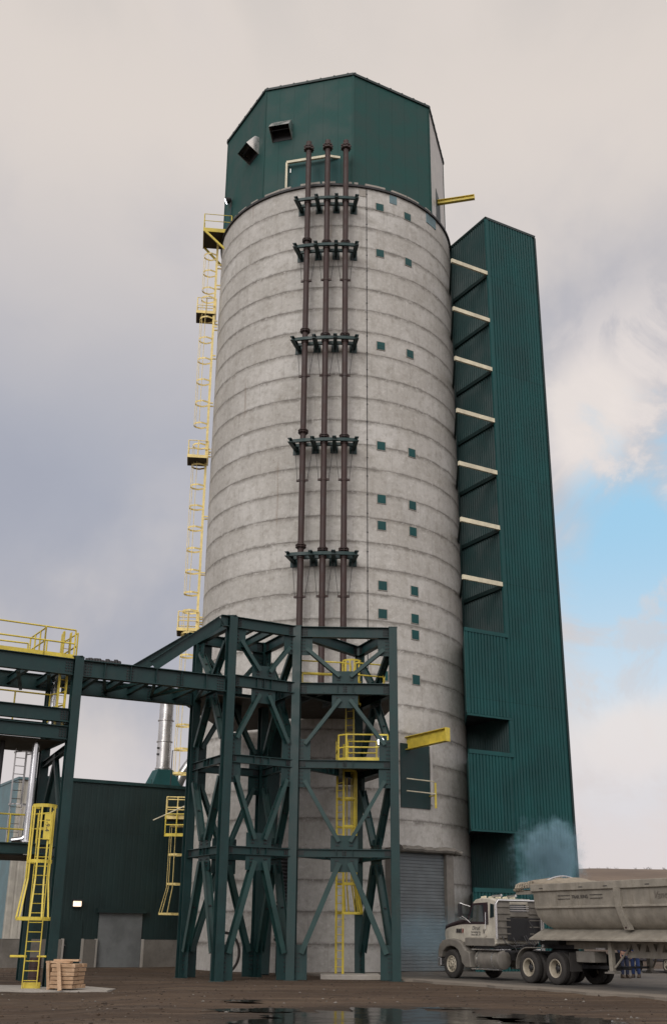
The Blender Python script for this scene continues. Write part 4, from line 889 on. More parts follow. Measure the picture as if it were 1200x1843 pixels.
while z < 2.5: m.obox(BW+A*-1.13+BN*.03+UZ*(z+.05), A*1.14, B*.02, UZ*.047); m.obox(BW+A*-1.13+BN*.02+UZ*(z+.1), A*1.14, B*.015, UZ*.01); z += .1
part('rollup_door', m, 'rollup_grey', bl)
m = MB(); m.obox(BW+A*-1.13+BN*.12+UZ*2.62, A*1.3, B*.14, UZ*.1); part('door_lintel', m, 'siding_dark', bl)
m = MB()
for x in (-2.36, .08, -4.06, -3.06): m = MB(); m.obox(BW+A*x+BN*.1+UZ*.64, A*.045, B*.12, UZ*.66); part('door_guard', m, 'concrete_pale', bl)
m = MB(); m.obox(BW+A*-3.56+BN*.03+UZ*1.05, A*.46, B*.025, UZ*1.08); dr = part('door', m, 'siding_dark', bl)
m = MB(); m.lathe(BW+A*-3.93+BN*.06+UZ*1.0, BN, [(0, .02), (.05, .04), (.07, .03)], 10); part('handle', m, 'chrome', dr)
wl = thing('wall_lamp', BW+A*-3.5+BN*.1+UZ*2.95, 'small lit warm wall lamp on the dark green building', 'lamp')
c = BW+A*-3.5+BN*.1+UZ*2.92; m = MB(); m.obox(c-BN*.03, A*.24, B*.06, UZ*.17); m.prism([c+A*.25+UZ*.17, c+A*.25+UZ*.2, c+A*.25+UZ*.15+BN*.25, c+A*.25+UZ*.12+BN*.25], -A*.5); part('housing', m, 'dark_metal', wl)
m = MB(); m.obox(c+BN*.08, A*.2, B*.06, UZ*.13); part('lens', m, 'lamp_warm', wl, bevel=.03)
gb_ = thing('grey_building', BW-A*6.5, 'pale grey sided building with a concrete base at the left edge', 'building')
g0, g1 = -7.0, -5.92; GZ = 8.75
m = MB()
ribbed(m, BW+A*g0, A, BN, g1-g0, 1.28, GZ, .36, .015)
part('wall', m, 'grey_siding', gb_)
m = MB(); ribbed(m, BW+A*g0+B*8, -B, -A, 8, 1.28, GZ, .2, .02); part('wall', m, 'blue_siding', gb_)
m = MB(); m.obox(BW+A*(g0+g1)/2+BN*.04+UZ*.6, A*(g1-g0)/2, B*.1, UZ*.66); m.obox(BW+A*g0-A*.04+B*4+UZ*.6, A*.1, B*4, UZ*.66); part('concrete_base', m, 'concrete_dark', gb_)
m = MB(); m.obox(BW+A*(g0+g1)/2+B*4+UZ*(GZ+.05), A*((g1-g0)/2+.05), B*4.1, UZ*.06); part('roof', m, 'blue_siding', gb_)
# stack on the roof
SK = V((-9.47, 62.9, 0))
st = thing('exhaust_stack', SK+UZ*RZ, 'shiny galvanised exhaust stack on a green hood on the building roof', 'stack')
m = MB(); m.tube([SK+UZ*10.15, SK+UZ*12, SK+UZ*13.5, SK+UZ*14.9], .4, 24); part('duct', m, 'galv', st, smooth=True)
m = MB()
for z in (10.2, 11.7, 12.9, 14.2): m.lathe(SK+UZ*z, UZ, [(0, .41), (.01, .46), (.07, .46), (.08, .41)], 24)
part('duct_flange', m, 'galv', st)
m = MB(); lo = [SK+A*i+B*j+UZ*8.95 for i, j in ((-.95, -.8), (.95, -.8), (.95, .8), (-.95, .8))]; hi = [SK+A*i+B*j+UZ*10.15 for i, j in ((-.45, -.45), (.45, -.45), (.45, .45), (-.45, .45))]; m.loft([lo, hi]); m.bar(SK-A*1.05-B*.8+UZ*9.0, SK-A*1.0-B*.75+UZ*9.5, .2, .04); part('hood', m, 'siding_green', st)
m = MB()
for z in (11.0, 11.35): m.obox(SK+V((-.3, -.3, z)), V((.06, 0, 0)), V((0, .06, 0)), UZ*.05)
part('port', m, 'dark_metal', st)
dk = thing('elbow_duct', SK+A*1.1+UZ*9, 'grey jointed duct bending up beside the shiny exhaust stack', 'duct')
m = MB(); d0 = SK+V((.7, .4, 9.1)); m.tube([d0, d0+V((.35, 0, .9)), d0+V((.75, 0, 1.5)), d0+V((1.05, 0, 2.0)), d0+V((1.1, 0, 4.2))], .3, 16); part('duct_body', m, 'galv', dk, smooth=True)
m = MB(); m.lathe(d0+V((1.1, 0, 3.9)), UZ, [(0, .31), (.02, .37), (.1, .37), (.12, .31)], 18); part('duct_flange', m, 'galv', dk)
rl = thing('roof_rail', BW+A*3+UZ*8.9, 'dark pipe railing on the roof beside the exhaust stack', 'railing')
m = MB(); q0 = V((-8.75, 61.2, 8.9)); m.tube([q0, q0+UZ*2.1, q0+V((.9, .3, 2.1)), q0+V((.9, .3, 0))], .03, 6); part('rail', m, 'dark_metal', rl)
lr = thing('guardrail', V((-8.2, 58.2, 7.2)), 'orange yellow guardrail on the low landing of the silo ladder', 'guardrail')
railing([lc+V((-.95, -.75, 0)), lc+V((.2, -.85, 0))], 6.2, 1.1, lr, spacing=.5)
m = MB(); m.tube([lc+V((-1.6, -.7, 7.0)), lc+V((.9, -.9, 8.1))], .03, 6); part('brace', m, 'cream', lr)

# ------------------------------------------------------------------ truck tractor (x forward, y left, z up)
TR = ax0+A*1.1+UZ*.055; TRZ = R(120)
tk = thing('tractor_truck', TR, 'dusty cream and maroon semi tractor truck nosed towards the silo', 'truck', rz=TRZ, local=True)
def rrect(x, y0, y1, z0, z1, r, n=4):
    pts = []
    for cy, cz, a0 in ((y1-r, z1-r, 0), (y0+r, z1-r, 90), (y0+r, z0+.02, 180), (y1-r, z0+.02, 270)):
        rr = r if cz > z0+.1 else .02
        for k in range(n+1): a = R(a0+90*k/n); pts.append(V((x, cy+rr*math.cos(a), cz+rr*math.sin(a))))
    return pts
# hood
secs = [rrect(-.86, -.97, .97, 1.35, 2.0, .05), rrect(-.3, -.95, .95, 1.3, 1.95, .05), rrect(.3, -.9, .9, 1.2, 1.89, .06), rrect(.66, -.86, .86, 1.05, 1.82, .08), rrect(.78, -.8, .8, 1.0, 1.72, .12)]
m = MB(); m.loft(secs); part('hood', m, 'truck_cream', tk, smooth=True)
secs = [rrect(x, -w, w, z-.22, z, .09) for x, w, z in ((-.88, .985, 2.19), (-.3, .965, 2.12), (.3, .915, 2.03), (.62, .875, 1.96), (.76, .8, 1.86))]
m = MB(); m.loft(secs); part('hood_top', m, 'truck_maroon', tk, smooth=True)
m = MB(); m.box(.74, .83, -.55, .55, .85, 1.6); part('grille', m, 'dark_metal', tk, bevel=.03)
m = MB(); m.box(.72, .92, -1.1, 1.1, .42, .78); part('bumper', m, 'chrome', tk, bevel=.05)
for s in (1, -1):
    m = MB(); m.box(.72, .86, s*.8-.13, s*.8+.13, 1.15, 1.38); part('headlight', m, 'chrome', tk, bevel=.03)
    # front fender: arch over the wheel swept outwards, with skirt behind
    m = MB(); pr = []
    arc = [(.86, .75), (.84, 1.0), (.73, 1.24), (.46, 1.4), (0, 1.45), (-.45, 1.41), (-.72, 1.28), (-.95, 1.05), (-1.2, .98), (-1.28, .42), (-.92, .42), (-.7, .6), (-.66, .8), (-.5, 1.02), (-.25, 1.15), (0, 1.18), (.3, 1.13), (.53, .97), (.64, .75)]
    m.prism([V((x, s*.72, z)) for x, z in arc], (0, s*.4, 0)); part('fender', m, 'dusty_grey', tk, bevel=.04)
    # hood vents/badge stripes
    for k in range(3): m = MB(); m.obox(V((-.52+k*.13, s*.968-(.006*k*s), 1.74)), V((.035, 0, 0)), V((0, .02, 0)), V((-.012, 0, .075))); part('hood_badge', m, ['letter'], tk)
    m = MB(); m.obox(V((-.66, s*.975, 1.74)), V((.022, 0, 0)), V((0, .014, 0)), V((-.01, 0, .075))); part('hood_badge', m, 'red', tk)
# cab shell
prof = [(-.78, 1.32), (-.78, 1.98), (-1.0, 2.12), (-1.36, 2.78), (-1.5, 2.88), (-1.9, 2.93), (-2.5, 2.9), (-2.78, 2.82), (-2.82, 2.6), (-2.82, 1.3), (-2.6, 1.2)]
def cabsec(y, k): return [V((x, y, z)) for x, z in prof]
m = MB(); ys_ = [(-1.02, .94), (-.96, 1.0), (.96, 1.0), (1.02, .94)]
secs = []
for y, k in ys_:
    secs.append([V((-1.8+(x+1.8)*(1 if k == 1 else .985), y*(1-.06*max(0, (z-2.0))/.9), 1.2+(z-1.2)*(1 if k == 1 else .985))) for x, z in prof])
m.loft(secs); part('cab', m, 'truck_cream', tk, fix=True, bevel=.015)
yl = lambda z: 1.02*(1-.06*max(0, z-2.0)/.9)
def sidepanel(pts, s, off, th=.02): return [V((x, s*(yl(z)+off), z)) for x, z in pts], (0, s*th, 0)
for s in (1, -1):
    nm = None
    m = MB(); m.prism(*sidepanel([(-.79, 1.97), (-1.04, 2.14), (-1.34, 2.74), (-2.3, 2.76), (-2.34, 1.97)], s, -.01)); part('door_upper', m, 'truck_maroon', tk)
    m = MB(); m.prism(*sidepanel([(-.8, 1.97), (-2.2, 1.97), (-2.24, 1.56), (-2.1, 1.5), (-.95, 1.5), (-.8, 1.6)], s, -.01, .024)); dr = part('door', m, 'truck_cream', tk)
    m = MB(); m.prism(*sidepanel([(-1.12, 2.08), (-1.4, 2.66), (-2.02, 2.67), (-2.08, 2.06)], s, .0, .014)); part('window', m, 'window_glass', dr)
    m = MB(); m.obox(V((-2.1, s*1.04, 1.72)), V((.018, 0, 0)), V((0, .02, 0)), UZ*.07); part('handle', m, 'dark_metal', dr)
    m = MB(); m.prism(*sidepanel([(-2.46, 2.72), (-2.68, 2.68), (-2.68, 2.24), (-2.46, 2.2)], s, -.01)); part('window', m, 'window_glass', tk)
    m = MB(); m.tube([V((-2.18, s*1.03, 1.75)), V((-2.24, s*1.07, 1.8)), V((-2.24, s*1.05, 2.35)), V((-2.2, s*1.02, 2.4))], .018, 6); part('grab_rail', m, 'chrome', tk)
    m = MB(); m.box(-2.7, -.85, s*1.0-.03, s*1.0+.03, 1.2, 1.48); part('sill', m, 'dusty_grey', tk, bevel=.015)
    # mirror
    m = MB(); m.box(-.95, -.87, s*1.26-.09, s*1.26+.09, 2.25, 2.72); part('mirror', m, 'dark_metal', tk, bevel=.02)
    m = MB(); m.tube([V((-1.0, s*1.0, 2.12)), V((-.92, s*1.26, 2.2)), V((-.92, s*1.26, 2.76)), V((-1.2, s*.98, 2.62))], .018, 6); m.tube([V((-1.3, s*1.0, 1.98)), V((-1.0, s*1.1, 2.2)), V((-.92, s*1.26, 2.3))], .012, 5); part('mirror_arm', m, 'chrome', tk)
    # tank and step
    m = MB(); m.lathe(V((-2.95, s*.78, .72)), (1, 0, 0), [(0, .02), (.0, .28), (.03, .33), (1.42, .33), (1.45, .3), (1.46, .02)], 26); part('fuel_tank', m, 'dusty_grey', tk, smooth=True)
    m = MB(); m.box(-2.9, -1.35, s*.72-.3, s*.72+.38, 1.05, 1.1); m.box(-2.9, -1.25, s*.95-.1, s*.95+.12, .36, .41); part('step', m, 'chrome', tk, bevel=.01)
    m = MB()
    for x in (-1.7, -2.6): m.lathe(V((x, s*.78, .72)), (1, 0, 0), [(0, .335), (.0, .345), (.06, .345), (.06, .335)], 24, cap=False)
    part('tank_strap', m, 'chrome', tk)
m = MB(); m.prism([V((-1.08, -.84, 2.16)), V((-1.34, -.8, 2.7)), V((-1.34, .8, 2.7)), V((-1.08, .84, 2.16))], V((.03, 0, .02))); part('windshield', m, 'window_glass', tk)
m = MB()
for y in (-.7, -.35, 0, .35, .7):
    m.loft([rrect(-1.62, y-.07, y+.07, 2.9, 3.0, .03), rrect(-1.84, y-.06, y+.06, 2.92, 3.02, .03)])
part('roof_light', m, 'cream', tk)
m = MB(); m.tube([V((-1.95, .45, 3.0)), V((-2.5, .45, 3.02))], .05, 10); m.tube([V((-1.95, -.3, 3.0)), V((-2.45, -.3, 3.02))], .05, 10); part('air_horn', m, 'chrome', tk, smooth=True)
text('Dirnd', 'letter', tk, (-1.58, 1.046, 1.83), (1, 0, 0), (0, 0, 1), .17, shear=.35) if False else None
for s, xd in ((1, V((-1, 0, 0))), (-1, V((1, 0, 0)))):
    y = s*(1.02+.0165)
    text('Dirud', 'letter', tk, (-1.58, y, 1.83), xd, UZ, .2, 'door_lettering', .35)
    text('Excavating, Inc.', 'letter', tk, (-1.58, y, 1.695), xd, UZ, .1, 'door_lettering')
    text('Sioux Falls, SD', 'letter', tk, (-1.58, y, 1.6), xd, UZ, .1, 'door_lettering')
# headache rack behind the cab
hr = MB(); hr.tube([V((-2.98, -1.12, 1.45)), V((-2.98, -1.12, 2.7)), V((-2.98, -1.02, 2.82)), V((-2.98, 1.02, 2.82)), V((-2.98, 1.12, 2.7)), V((-2.98, 1.12, 1.45))], .045, 8)
rk = part('headache_rack', hr, 'chrome', tk)
m = MB(); m.box(-2.965, -2.955, .45, 1.08, 1.5, 2.78); m.box(-2.965, -2.955, -1.08, -.45, 1.5, 2.78); m.box(-2.965, -2.955, -.45, .45, 2.25, 2.42); part('rack_panel', m, 'dusty_grey', rk, label='ribbed grey panels of the rack')
for k in range(5):
    for s in (1, -1): m = MB(); m.box(-3.0, -2.966, s*.76-.3, s*.76+.3, 1.62+k*.24, 1.66+k*.24); part('rack_rib', m, 'dusty_grey', rk)
m = MB(); m.box(-2.985, -2.97, -1.02, .62, 1.4, 2.2); part('rack_screen', m, 'dark_metal', rk)
m = MB(); m.box(-2.84, -2.826, -.45, .45, 2.35, 2.68); part('rear_window', m, 'window_glass', tk)
m = MB()
for z in (2.45, 2.53, 2.6): m.box(-2.99, -2.96, -.45, .45, z, z+.03)
part('rack_bar', m, 'galv', rk)
m = MB(); rnd = random.Random(5)
for k in range(9):
    p = V((-3.05, rnd.uniform(-.5, .95), rnd.uniform(1.2, 1.6))); q = V((-3.6-rnd.uniform(0, .5), rnd.uniform(-.4, .4), rnd.uniform(1.15, 1.35)))
    pts = [p, p+V((-.2, 0, -.25)), (p+q)/2+V((0, .15*rnd.uniform(-1, 1), -.2)), q]; m.tube(pts, .022, 6)
m.tube([V((-3.0, -.4, 2.1)), V((-3.2, -.42, 1.9)), V((-3.3, -.5, 1.5)), V((-3.7, -.3, 1.35))], .022, 6)
part('air_lines', m, 'dark_metal', tk)
# stacks
m = MB(); m.tube([V((-3.12, -.95, 1.0)), V((-3.12, -.95, 3.1)), V((-3.2, -.95, 3.35))], .075, 14); part('exhaust_pipe', m, 'galv', tk, smooth=True)
# chassis
m = MB()
for s in (1, -1): m.box(-7.2, .9, s*.43-.05, s*.43+.05, .72, 1.0)
m.box(-3.8, -3.4, -.5, .5, .7, 1.05); m.box(-5.6, -5.2, -.43, .43, .6, .95); part('chassis', m, 'dark_metal', tk)
m = MB()
m.box(-4.6, -3.2, -.55, .95, 1.0, 1.06); m.box(-2.8, -1.3, -.9, .9, 1.12, 1.22); part('deck_plate', m, 'dark_metal', tk)
m = MB(); m.lathe(V((-5.45, 0, 1.0)), UZ, [(0, .5), (.1, .5), (.16, .44)], 24); part('fifth_wheel', m, 'dark_metal', tk)
def wheel(parent, x, y, s, r=.525, w=.27, dual=False, name='wheel'):
    """s=+1: outer face towards +y"""
    def tyre(yc):
        m = MB(); hw = w/2; m.lathe(V((x, yc, r)), (0, 1, 0), [(-hw*.8, r*.58), (-hw, r*.7), (-hw, r*.88), (-hw*.8, r*.97), (-hw*.62, r), (-hw*.25, r), (-hw*.25, r*.975), (-hw*.15, r*.975), (-hw*.15, r), (hw*.15, r), (hw*.15, r*.975), (hw*.25, r*.975), (hw*.25, r), (hw*.62, r), (hw*.8, r*.97), (hw, r*.88), (hw, r*.7), (hw*.8, r*.58)], 40, cap=False)
        return m
    wh = part(name, tyre(y-s*w/2), 'rubber', parent, smooth=True)
    if dual: part('inner_tyre', tyre(y-s*(w*1.5+.06)), 'rubber', wh, smooth=True)
    m = MB(); yo = y; d = V((0, s, 0))
    if dual: pr = [(-w*1.0, .02), (-w*.98, r*.3), (-w*.95, r*.44), (-w*.5, r*.47), (-w*.1, r*.5), (-w*.02, r*.57), (-w*.12, r*.6)]
    else: pr = [(-w*.02, .02), (.02, r*.12), (.02, r*.2), (-w*.05, r*.24), (-w*.1, r*.4), (-w*.22, r*.46), (-w*.1, r*.53), (-w*.02, r*.57), (-w*.12, r*.6)]
    m.lathe(V((x, yo, r)), d, pr, 32, cap=False); part('rim', m, 'rim_paint', wh, smooth=True)
    m = MB()
    if dual:
        m.lathe(V((x, yo, r)), d, [(-w*1.0, r*.2), (-w*.45, r*.2), (-w*.35, r*.15), (-w*.3, .02)], 20)
    base = -w*.94 if dual else -w*.08
    for k in range(10):
        a = 2*math.pi*k/10; c = V((x+math.cos(a)*r*.3, yo+s*(base), r+math.sin(a)*r*.3)); m.lathe(c, d, [(-.01, .016), (.03, .016)], 6)
    for k in range(5 if dual else 10):
        a = 2*math.pi*(k+.5)/(5 if dual else 10); c = V((x+math.cos(a)*r*.41, yo+s*(-w*.93 if dual else -w*.155), r+math.sin(a)*r*.41)); m.lathe(c, d, [(-.01, .045 if dual else .022), (.012, .045 if dual else .022)], 10)
    part('hub', m, 'dark_metal', wh)
    return wh
for s in (1, -1):
    wheel(tk, 0, s*1.1, s)
    for x in (-4.74, -6.17): wheel(tk, x, s*1.16, s, dual=True)
    m = MB(); pts = [V((-4.74+.64*math.cos(R(a)), s*1.18, .53+.64*math.sin(R(a)))) for a in range(-5, 96, 12)]+[V((-5.6, s*1.18, 1.17))]
    lo_ = [p+(p-V((-4.74, s*1.18, .53))).normalized()*.03 for p in pts]; m.prism(pts+lo_[::-1], (0, -s*.56, 0)); part('rear_fender', m, 'dusty_grey', tk)
    m = MB(); m.box(-6.98, -6.95, s*.9-.26, s*.9+.26, .45, 1.05); part('mud_flap', m, 'rubber', tk)
m = MB()
for x in (0, -4.74, -6.17): m.tube([V((x, -.9, .52)), V((x, .9, .52))], .07, 10)
part('axle', m, 'dark_metal', tk)

# ------------------------------------------------------------------ dump trailer
tl_ = thing('dump_trailer', TR, 'dusty beige side-dump trailer hitched behind the tractor truck', 'trailer', rz=TRZ, local=True)
XR = -17.5; W0 = 1.25
prof = [(3.3, W0+.04), (3.06, W0+.04), (3.06, W0-.02), (2.55, W0-.05)]   # z, half width
belly = [(2.5, W0-.06), (2.25, W0-.1), (2.05, W0-.19), (1.9, W0-.33), (1.8, W0-.52), (1.74, W0-.85), (1.72, 0)]
front = lambda z: -5.3-.05*(3.3-z)-(.55*((2.5-z)/.78)**2 if z < 2.5 else 0)
rows = prof[2:]+belly[:-1]; m = MB(); nx_ = 16; vs = []
full = [(z, w) for z, w in rows]+[(1.72, 0)]+[(z, -w) for z, w in rows[::-1]]
for z, w in full:
    f = front(z)
    for i in range(nx_+1): vs.append(V((f+(XR-f)*i/nx_, w, z)))
nn = nx_+1; fs = [(j*nn+i, (j+1)*nn+i, (j+1)*nn+i+1, j*nn+i+1) for j in range(len(full)-1) for i in range(nx_)]
fs += [tuple(j*nn for j in range(len(full)))[::-1], tuple(j*nn+nx_ for j in range(len(full)))]
m.add(vs, fs); part('tub', m, 'trailer_paint', tl_, smooth=True, fix=True)
for s in (1, -1):
    m = MB(); m.box(XR, -5.25, s*(W0)-.06, s*W0+.06, 3.06, 3.31); part('top_rail', m, 'trailer_paint', tl_, bevel=.02)
    m = MB(); m.box(XR, -5.4, s*(W0-.04)-.05, s*(W0-.04)+.05, 2.48, 2.55); part('side_rib', m, 'trailer_paint', tl_, bevel=.015)
    for x in (-5.75, -7.8, -9.0, -10.9, -13): m = MB(); m.box(x-.19, x+.0, s*(W0+.06)-.004, s*(W0+.06)+.008, 3.14, 3.165); part('rail_slot', m, 'dark_metal', tl_)
    # sloping shield under the tub
    m = MB(); m.prism([V((-5.15, s*(W0-.55), 1.82)), V((-5.15, s*(W0+.14), 1.49)), V((-5.15, s*(W0+.14), 1.44)), V((-5.15, s*(W0+.1), 1.44)), V((-5.15, s*(W0-.6), 1.76))], (XR+5.15, 0, 0)); part('shield', m, 'trailer_paint', tl_)
    for x in (-9.62, -14.2):
        m = MB(); o_ = [(3.06, W0-.02, .3), (2.5, W0-.06, .28), (2.2, W0-.12, .26), (1.98, W0-.2, .25), (1.78, W0-.26, .25)]
        secs = []
        for z, w, hw in o_:
            sh = -(.12*max(0, 2.5-z)/.7)
            secs.append([V((x-hw/2+sh, s*(w-.1), z)), V((x+hw/2+sh, s*(w-.1), z)), V((x+hw/2+sh, s*(w+.11), z)), V((x-hw/2+sh, s*(w+.11), z))])
        m.loft(secs); rb = part('dump_arm', m, 'trailer_paint', tl_, fix=True, bevel=.012)
        m = MB(); m.lathe(V((x-.1, s*(W0-.15), 1.87)), (0, s, 0), [(0, .05), (.03, .05), (.03, .03)], 10); part('pin', m, 'rust', rb)
    # truss frame beam with triangular openings
    m = MB(); y = s*.55; x0 = -9.15
    m.box(XR, -6.0, y-.05, y+.05, 1.36, 1.44); m.box(XR, x0, y-.05, y+.05, .93, 1.12); m.box(-9.2, -6.0, y-.05, y+.05, 1.16, 1.44)
    k = 0; x = x0
    while x > XR+.4:
        bz, az_ = (1.12, 1.36) if k % 2 == 0 else (1.36, 1.12); xc = x-.185; hb = .115
        for sg in (1, -1): m.prism([V((xc+sg*.185, y-.05, bz)), V((xc+sg*hb, y-.05, bz)), V((xc+sg*.004, y-.05, az_)), V((xc+sg*.185, y-.05, az_))], (0, .1, 0))
        x -= .37; k += 1
    part('frame_beam', m, 'trailer_paint', tl_)
    # landing leg
    m = MB(); m.box(-8.76, -8.6, s*.85-.08, s*.85+.08, .5, 1.4); lg = part('landing_leg', m, 'trailer_paint', tl_, bevel=.012)
    m = MB(); m.box(-8.9, -8.46, s*.85-.16, s*.85+.16, .44, .49); m.box(-8.8, -8.56, s*.85-.1, s*.85+.1, .49, .53); part('foot', m, 'dusty_grey', lg)
    m = MB(); m.tube([V((-8.8, s*.85, .62)), V((-9.35, s*.7, 1.2))], .035, 7); part('strut', m, 'trailer_paint', lg)
    for x in (-15.2, -16.5): wheel(tl_, x, s*1.16, s, dual=True)
m = MB(); m.tube([V((-8.68, -.85, .62)), V((-8.68, .85, .62))], .035, 7); m.box(-9.0, -6.6, .3, .42, .55, .66); part('cross_shaft', m, 'dark_metal', tl_)
m = MB(); m.box(-6.6, -5.0, -.6, .6, 1.16, 1.3); m.box(-6.2, -5.2, -.95, .95, 1.3, 1.42); m.lathe(V((-4.9, 0, 1.2)), UZ, [(0, .35), (.35, .35), (.5, .2)], 18); part('hitch_plate', m, 'dark_metal', tl_)
m = MB(); m.box(-7.9, -7.0, .35, .9, .75, 1.1); part('tool_box', m, 'dusty_grey', tl_, bevel=.02)
m = MB(); m.box(-8.45, -8.0, .3, .9, 1.16, 1.22); part('bracket_plate', m, 'galv', tl_)
# rolled tarp over the front: crumpled cloth on a bow
nz = lambda a, b, c: NZ.noise(V((a, b, c)))
m = MB(); nu, nv = 34, 18; vs = []
for i in range(nu):
    x = -4.3-3.6*i/(nu-1)
    for j in range(nv):
        t_ = j/(nv-1)*2-1; y = t_*(W0+.02)
        bow = (1-t_*t_)**.6; lift = sm((x+7.9)/2.2)*.25*bow*(1-.55*sm((x+5.0)/.7))
        z = 3.3+lift+.035*nz(x*2.5, y*2.2, 1)*(.3+bow)+.03*nz(x*5, y*2, 4)+.02*math.sin(x*9)*bow-.16*sm((x+4.9)/.5)*abs(t_)
        vs.append(V((x, y, z)))
m.add(vs, [(i*nv+j, (i+1)*nv+j, (i+1)*nv+j+1, i*nv+j+1) for i in range(nu-1) for j in range(nv-1)])
tp = part('tarp', m, 'tarp', tl_, smooth=True, fix=True); so2 = tp.modifiers.new('thick', 'SOLIDIFY'); so2.thickness = .03
m = MB(); rnd = random.Random(6)
for k in range(7):
    y = 1.24; x = -4.35-k*.14; m.tube([V((x, y, 3.12+.02*k)), V((x-.06, y+.03, 3.2)), V((x-.02, y-.04, 3.3+.02*k)), V((x-.1, y-.2, 3.38))], .035+rnd.uniform(0, .02), 7)
m.box(-4.75, -4.3, -1.2, 1.2, 3.06, 3.14); m.tube([V((-4.2, 1.18, 3.14)), V((-4.5, 1.18, 3.14))], .05, 8); part('tarp_roller', m, 'tarp', tl_)
m = MB(); pts = [V((-4.7-.0, -1.2+2.4*k/14, 3.2+.34*math.sin(math.pi*k/14))) for k in range(15)]; m.tube([p+V((-.9, 0, .08)) for p in pts], .03, 7); part('tarp_bow', m, 'galv', tl_)
m = MB(); m.box(-5.3, -4.3, -1.2, -1.12, 2.9, 3.1); m.box(-5.3, -4.3, 1.12, 1.2, 2.98, 3.1); part('tarp_bracket', m, 'trailer_paint', tl_)
for s, xd in ((1, V((-1, 0, 0))), (-1, V((1, 0, 0)))):
    y = s*(W0-.015)
    text('TRAIL KING', 'letter', tl_, (-7.75, y+s*.004, 2.84), xd, UZ, .155, 'side_lettering')
    m = MB()
    for dz in (-.055, .055):
        for x0, x1 in ((-7.25, -6.63), (-8.25, -8.85)): m.box(min(x0, x1), max(x0, x1), y-.004, y+.006 if s > 0 else y+.004, 2.84+dz-.008, 2.84+dz+.008)
    part('side_stripe', m, 'letter', tl_)
    text('Vande B', 'letter_faint', tl_, (-11.65, y+s*.004, 2.82), xd, UZ, .3, 'side_lettering', .3)

# ------------------------------------------------------------------ people and pickup beyond the trailer (seen under it)
def person(loc, rz, top, legs, label):
    t = thing('person', loc, label, 'person', rz=rz, local=True)
    def skin(vs, es, rad, mat, name, root=0):
        me = bpy.data.meshes.new(name); me.from_pydata(vs, es, []); o = bpy.data.objects.new(name, me); COL.objects.link(o); o.parent = t; ORG[o.name] = V((0, 0, 0))
        o.modifiers.new('skin', 'SKIN'); o.modifiers.new('sub', 'SUBSURF').levels = 2; o.modifiers['sub'].render_levels = 2
        for v, r in zip(me.skin_vertices[0].data, rad): v.radius = (r[0], r[1]) if isinstance(r, tuple) else (r, r)
        me.skin_vertices[0].data[root].use_root = True; me.materials.append(MATS[mat]); return o
    # continuous body under the clothes
    vs = [(0, 0, .95), (0, 0, 1.2), (0, 0, 1.42), (0, .01, 1.52), (0, .03, 1.62), (0, .03, 1.75)]; es = [(0, 1), (1, 2), (2, 3), (3, 4), (4, 5)]; rd = [(.15, .11), (.14, .1), (.17, .1), .055, (.075, .09), (.06, .075)]
    for s in (-1, 1):
        b0 = len(vs); vs += [(s*.1, 0, .85), (s*.11, .02, .48), (s*.12, -.02, .08), (s*.12, .13, .035)]; es += [(0, b0), (b0, b0+1), (b0+1, b0+2), (b0+2, b0+3)]; rd += [.085, .058, .042, .035]
        b1 = len(vs); vs += [(s*.2, 0, 1.4), (s*.25, -.01, 1.12), (s*.25, .1, .9), (s*.24, .14, .82)]; es += [(2, b1), (b1, b1+1), (b1+1, b1+2), (b1+2, b1+3)]; rd += [.06, .045, .034, (.03, .04)]
        for k in range(5):
            f0 = len(vs); ang = (-.04+.02*k); vs += [(s*.24+(-s*.05 if k == 0 else 0), .14+ang+.01, .78-(0 if k else -.02)), (s*.235, .15+ang, .735-(.01 if k in (2, 3) else 0))]; es += [(b1+3, f0), (f0, f0+1)]; rd += [.009, .008]
    skin(vs, es, rd, 'skin', 'body')
    vs = [(0, 0, .97)]; es = []; rd = [(.17, .13)]
    for s in (-1, 1):
        b0 = len(vs); vs += [(s*.1, 0, .84), (s*.11, .02, .48), (s*.12, -.02, .1)]; es += [(0, b0), (b0, b0+1), (b0+1, b0+2)]; rd += [.105, .085, .075]
    skin(vs, es, rd, legs, 'trousers')
    vs = [(0, 0, .92), (0, 0, 1.2), (0, 0, 1.43)]; es = [(0, 1), (1, 2)]; rd = [(.18, .14), (.17, .125), (.19, .12)]
    for s in (-1, 1):
        b1 = len(vs); vs += [(s*.21, 0, 1.4), (s*.26, -.01, 1.12), (s*.255, .09, .92)]; es += [(2, b1), (b1, b1+1), (b1+1, b1+2)]; rd += [.08, .065, .05]
    skin(vs, es, rd, top, 'jacket')
    for s in (-1, 1):
        m = MB(); m.loft([[V((s*.12+x*.055, y, z)) for x, z in ((-1, 0), (1, 0), (1, zt), (-1, zt))] for y, zt in ((-.1, .14), (.03, .15), (.12, .08), (.18, .05))]); part('boot', m, 'boot', t, bevel=.02)
    m = MB(); m.lathe(V((0, .02, 1.66)), UZ, [(-.02, .095), (.06, .1), (.11, .07), (.125, .01)], 18); m.obox(V((0, .13, 1.67)), V((.07, 0, 0)), V((0, .05, -.01)), UZ*.008); part('cap', m, 'hair', t, smooth=True)
    m = MB()
    for s in (-1, 1): m.lathe(V((s*.032, .115, 1.635)), (0, 1, 0), [(0, .012), (.008, .008)], 8); m.lathe(V((s*.078, .03, 1.625)), (s, 0, 0), [(0, .025), (.015, .02)], 8)
    m.obox(V((0, .128, 1.605)), V((.012, 0, 0)), V((0, .016, 0)), UZ*.022); part('face_detail', m, 'skin', t)
    m = MB(); m.obox(V((0, .117, 1.575)), V((.024, 0, 0)), V((0, .006, 0)), UZ*.006); part('mouth', m, 'red', t)
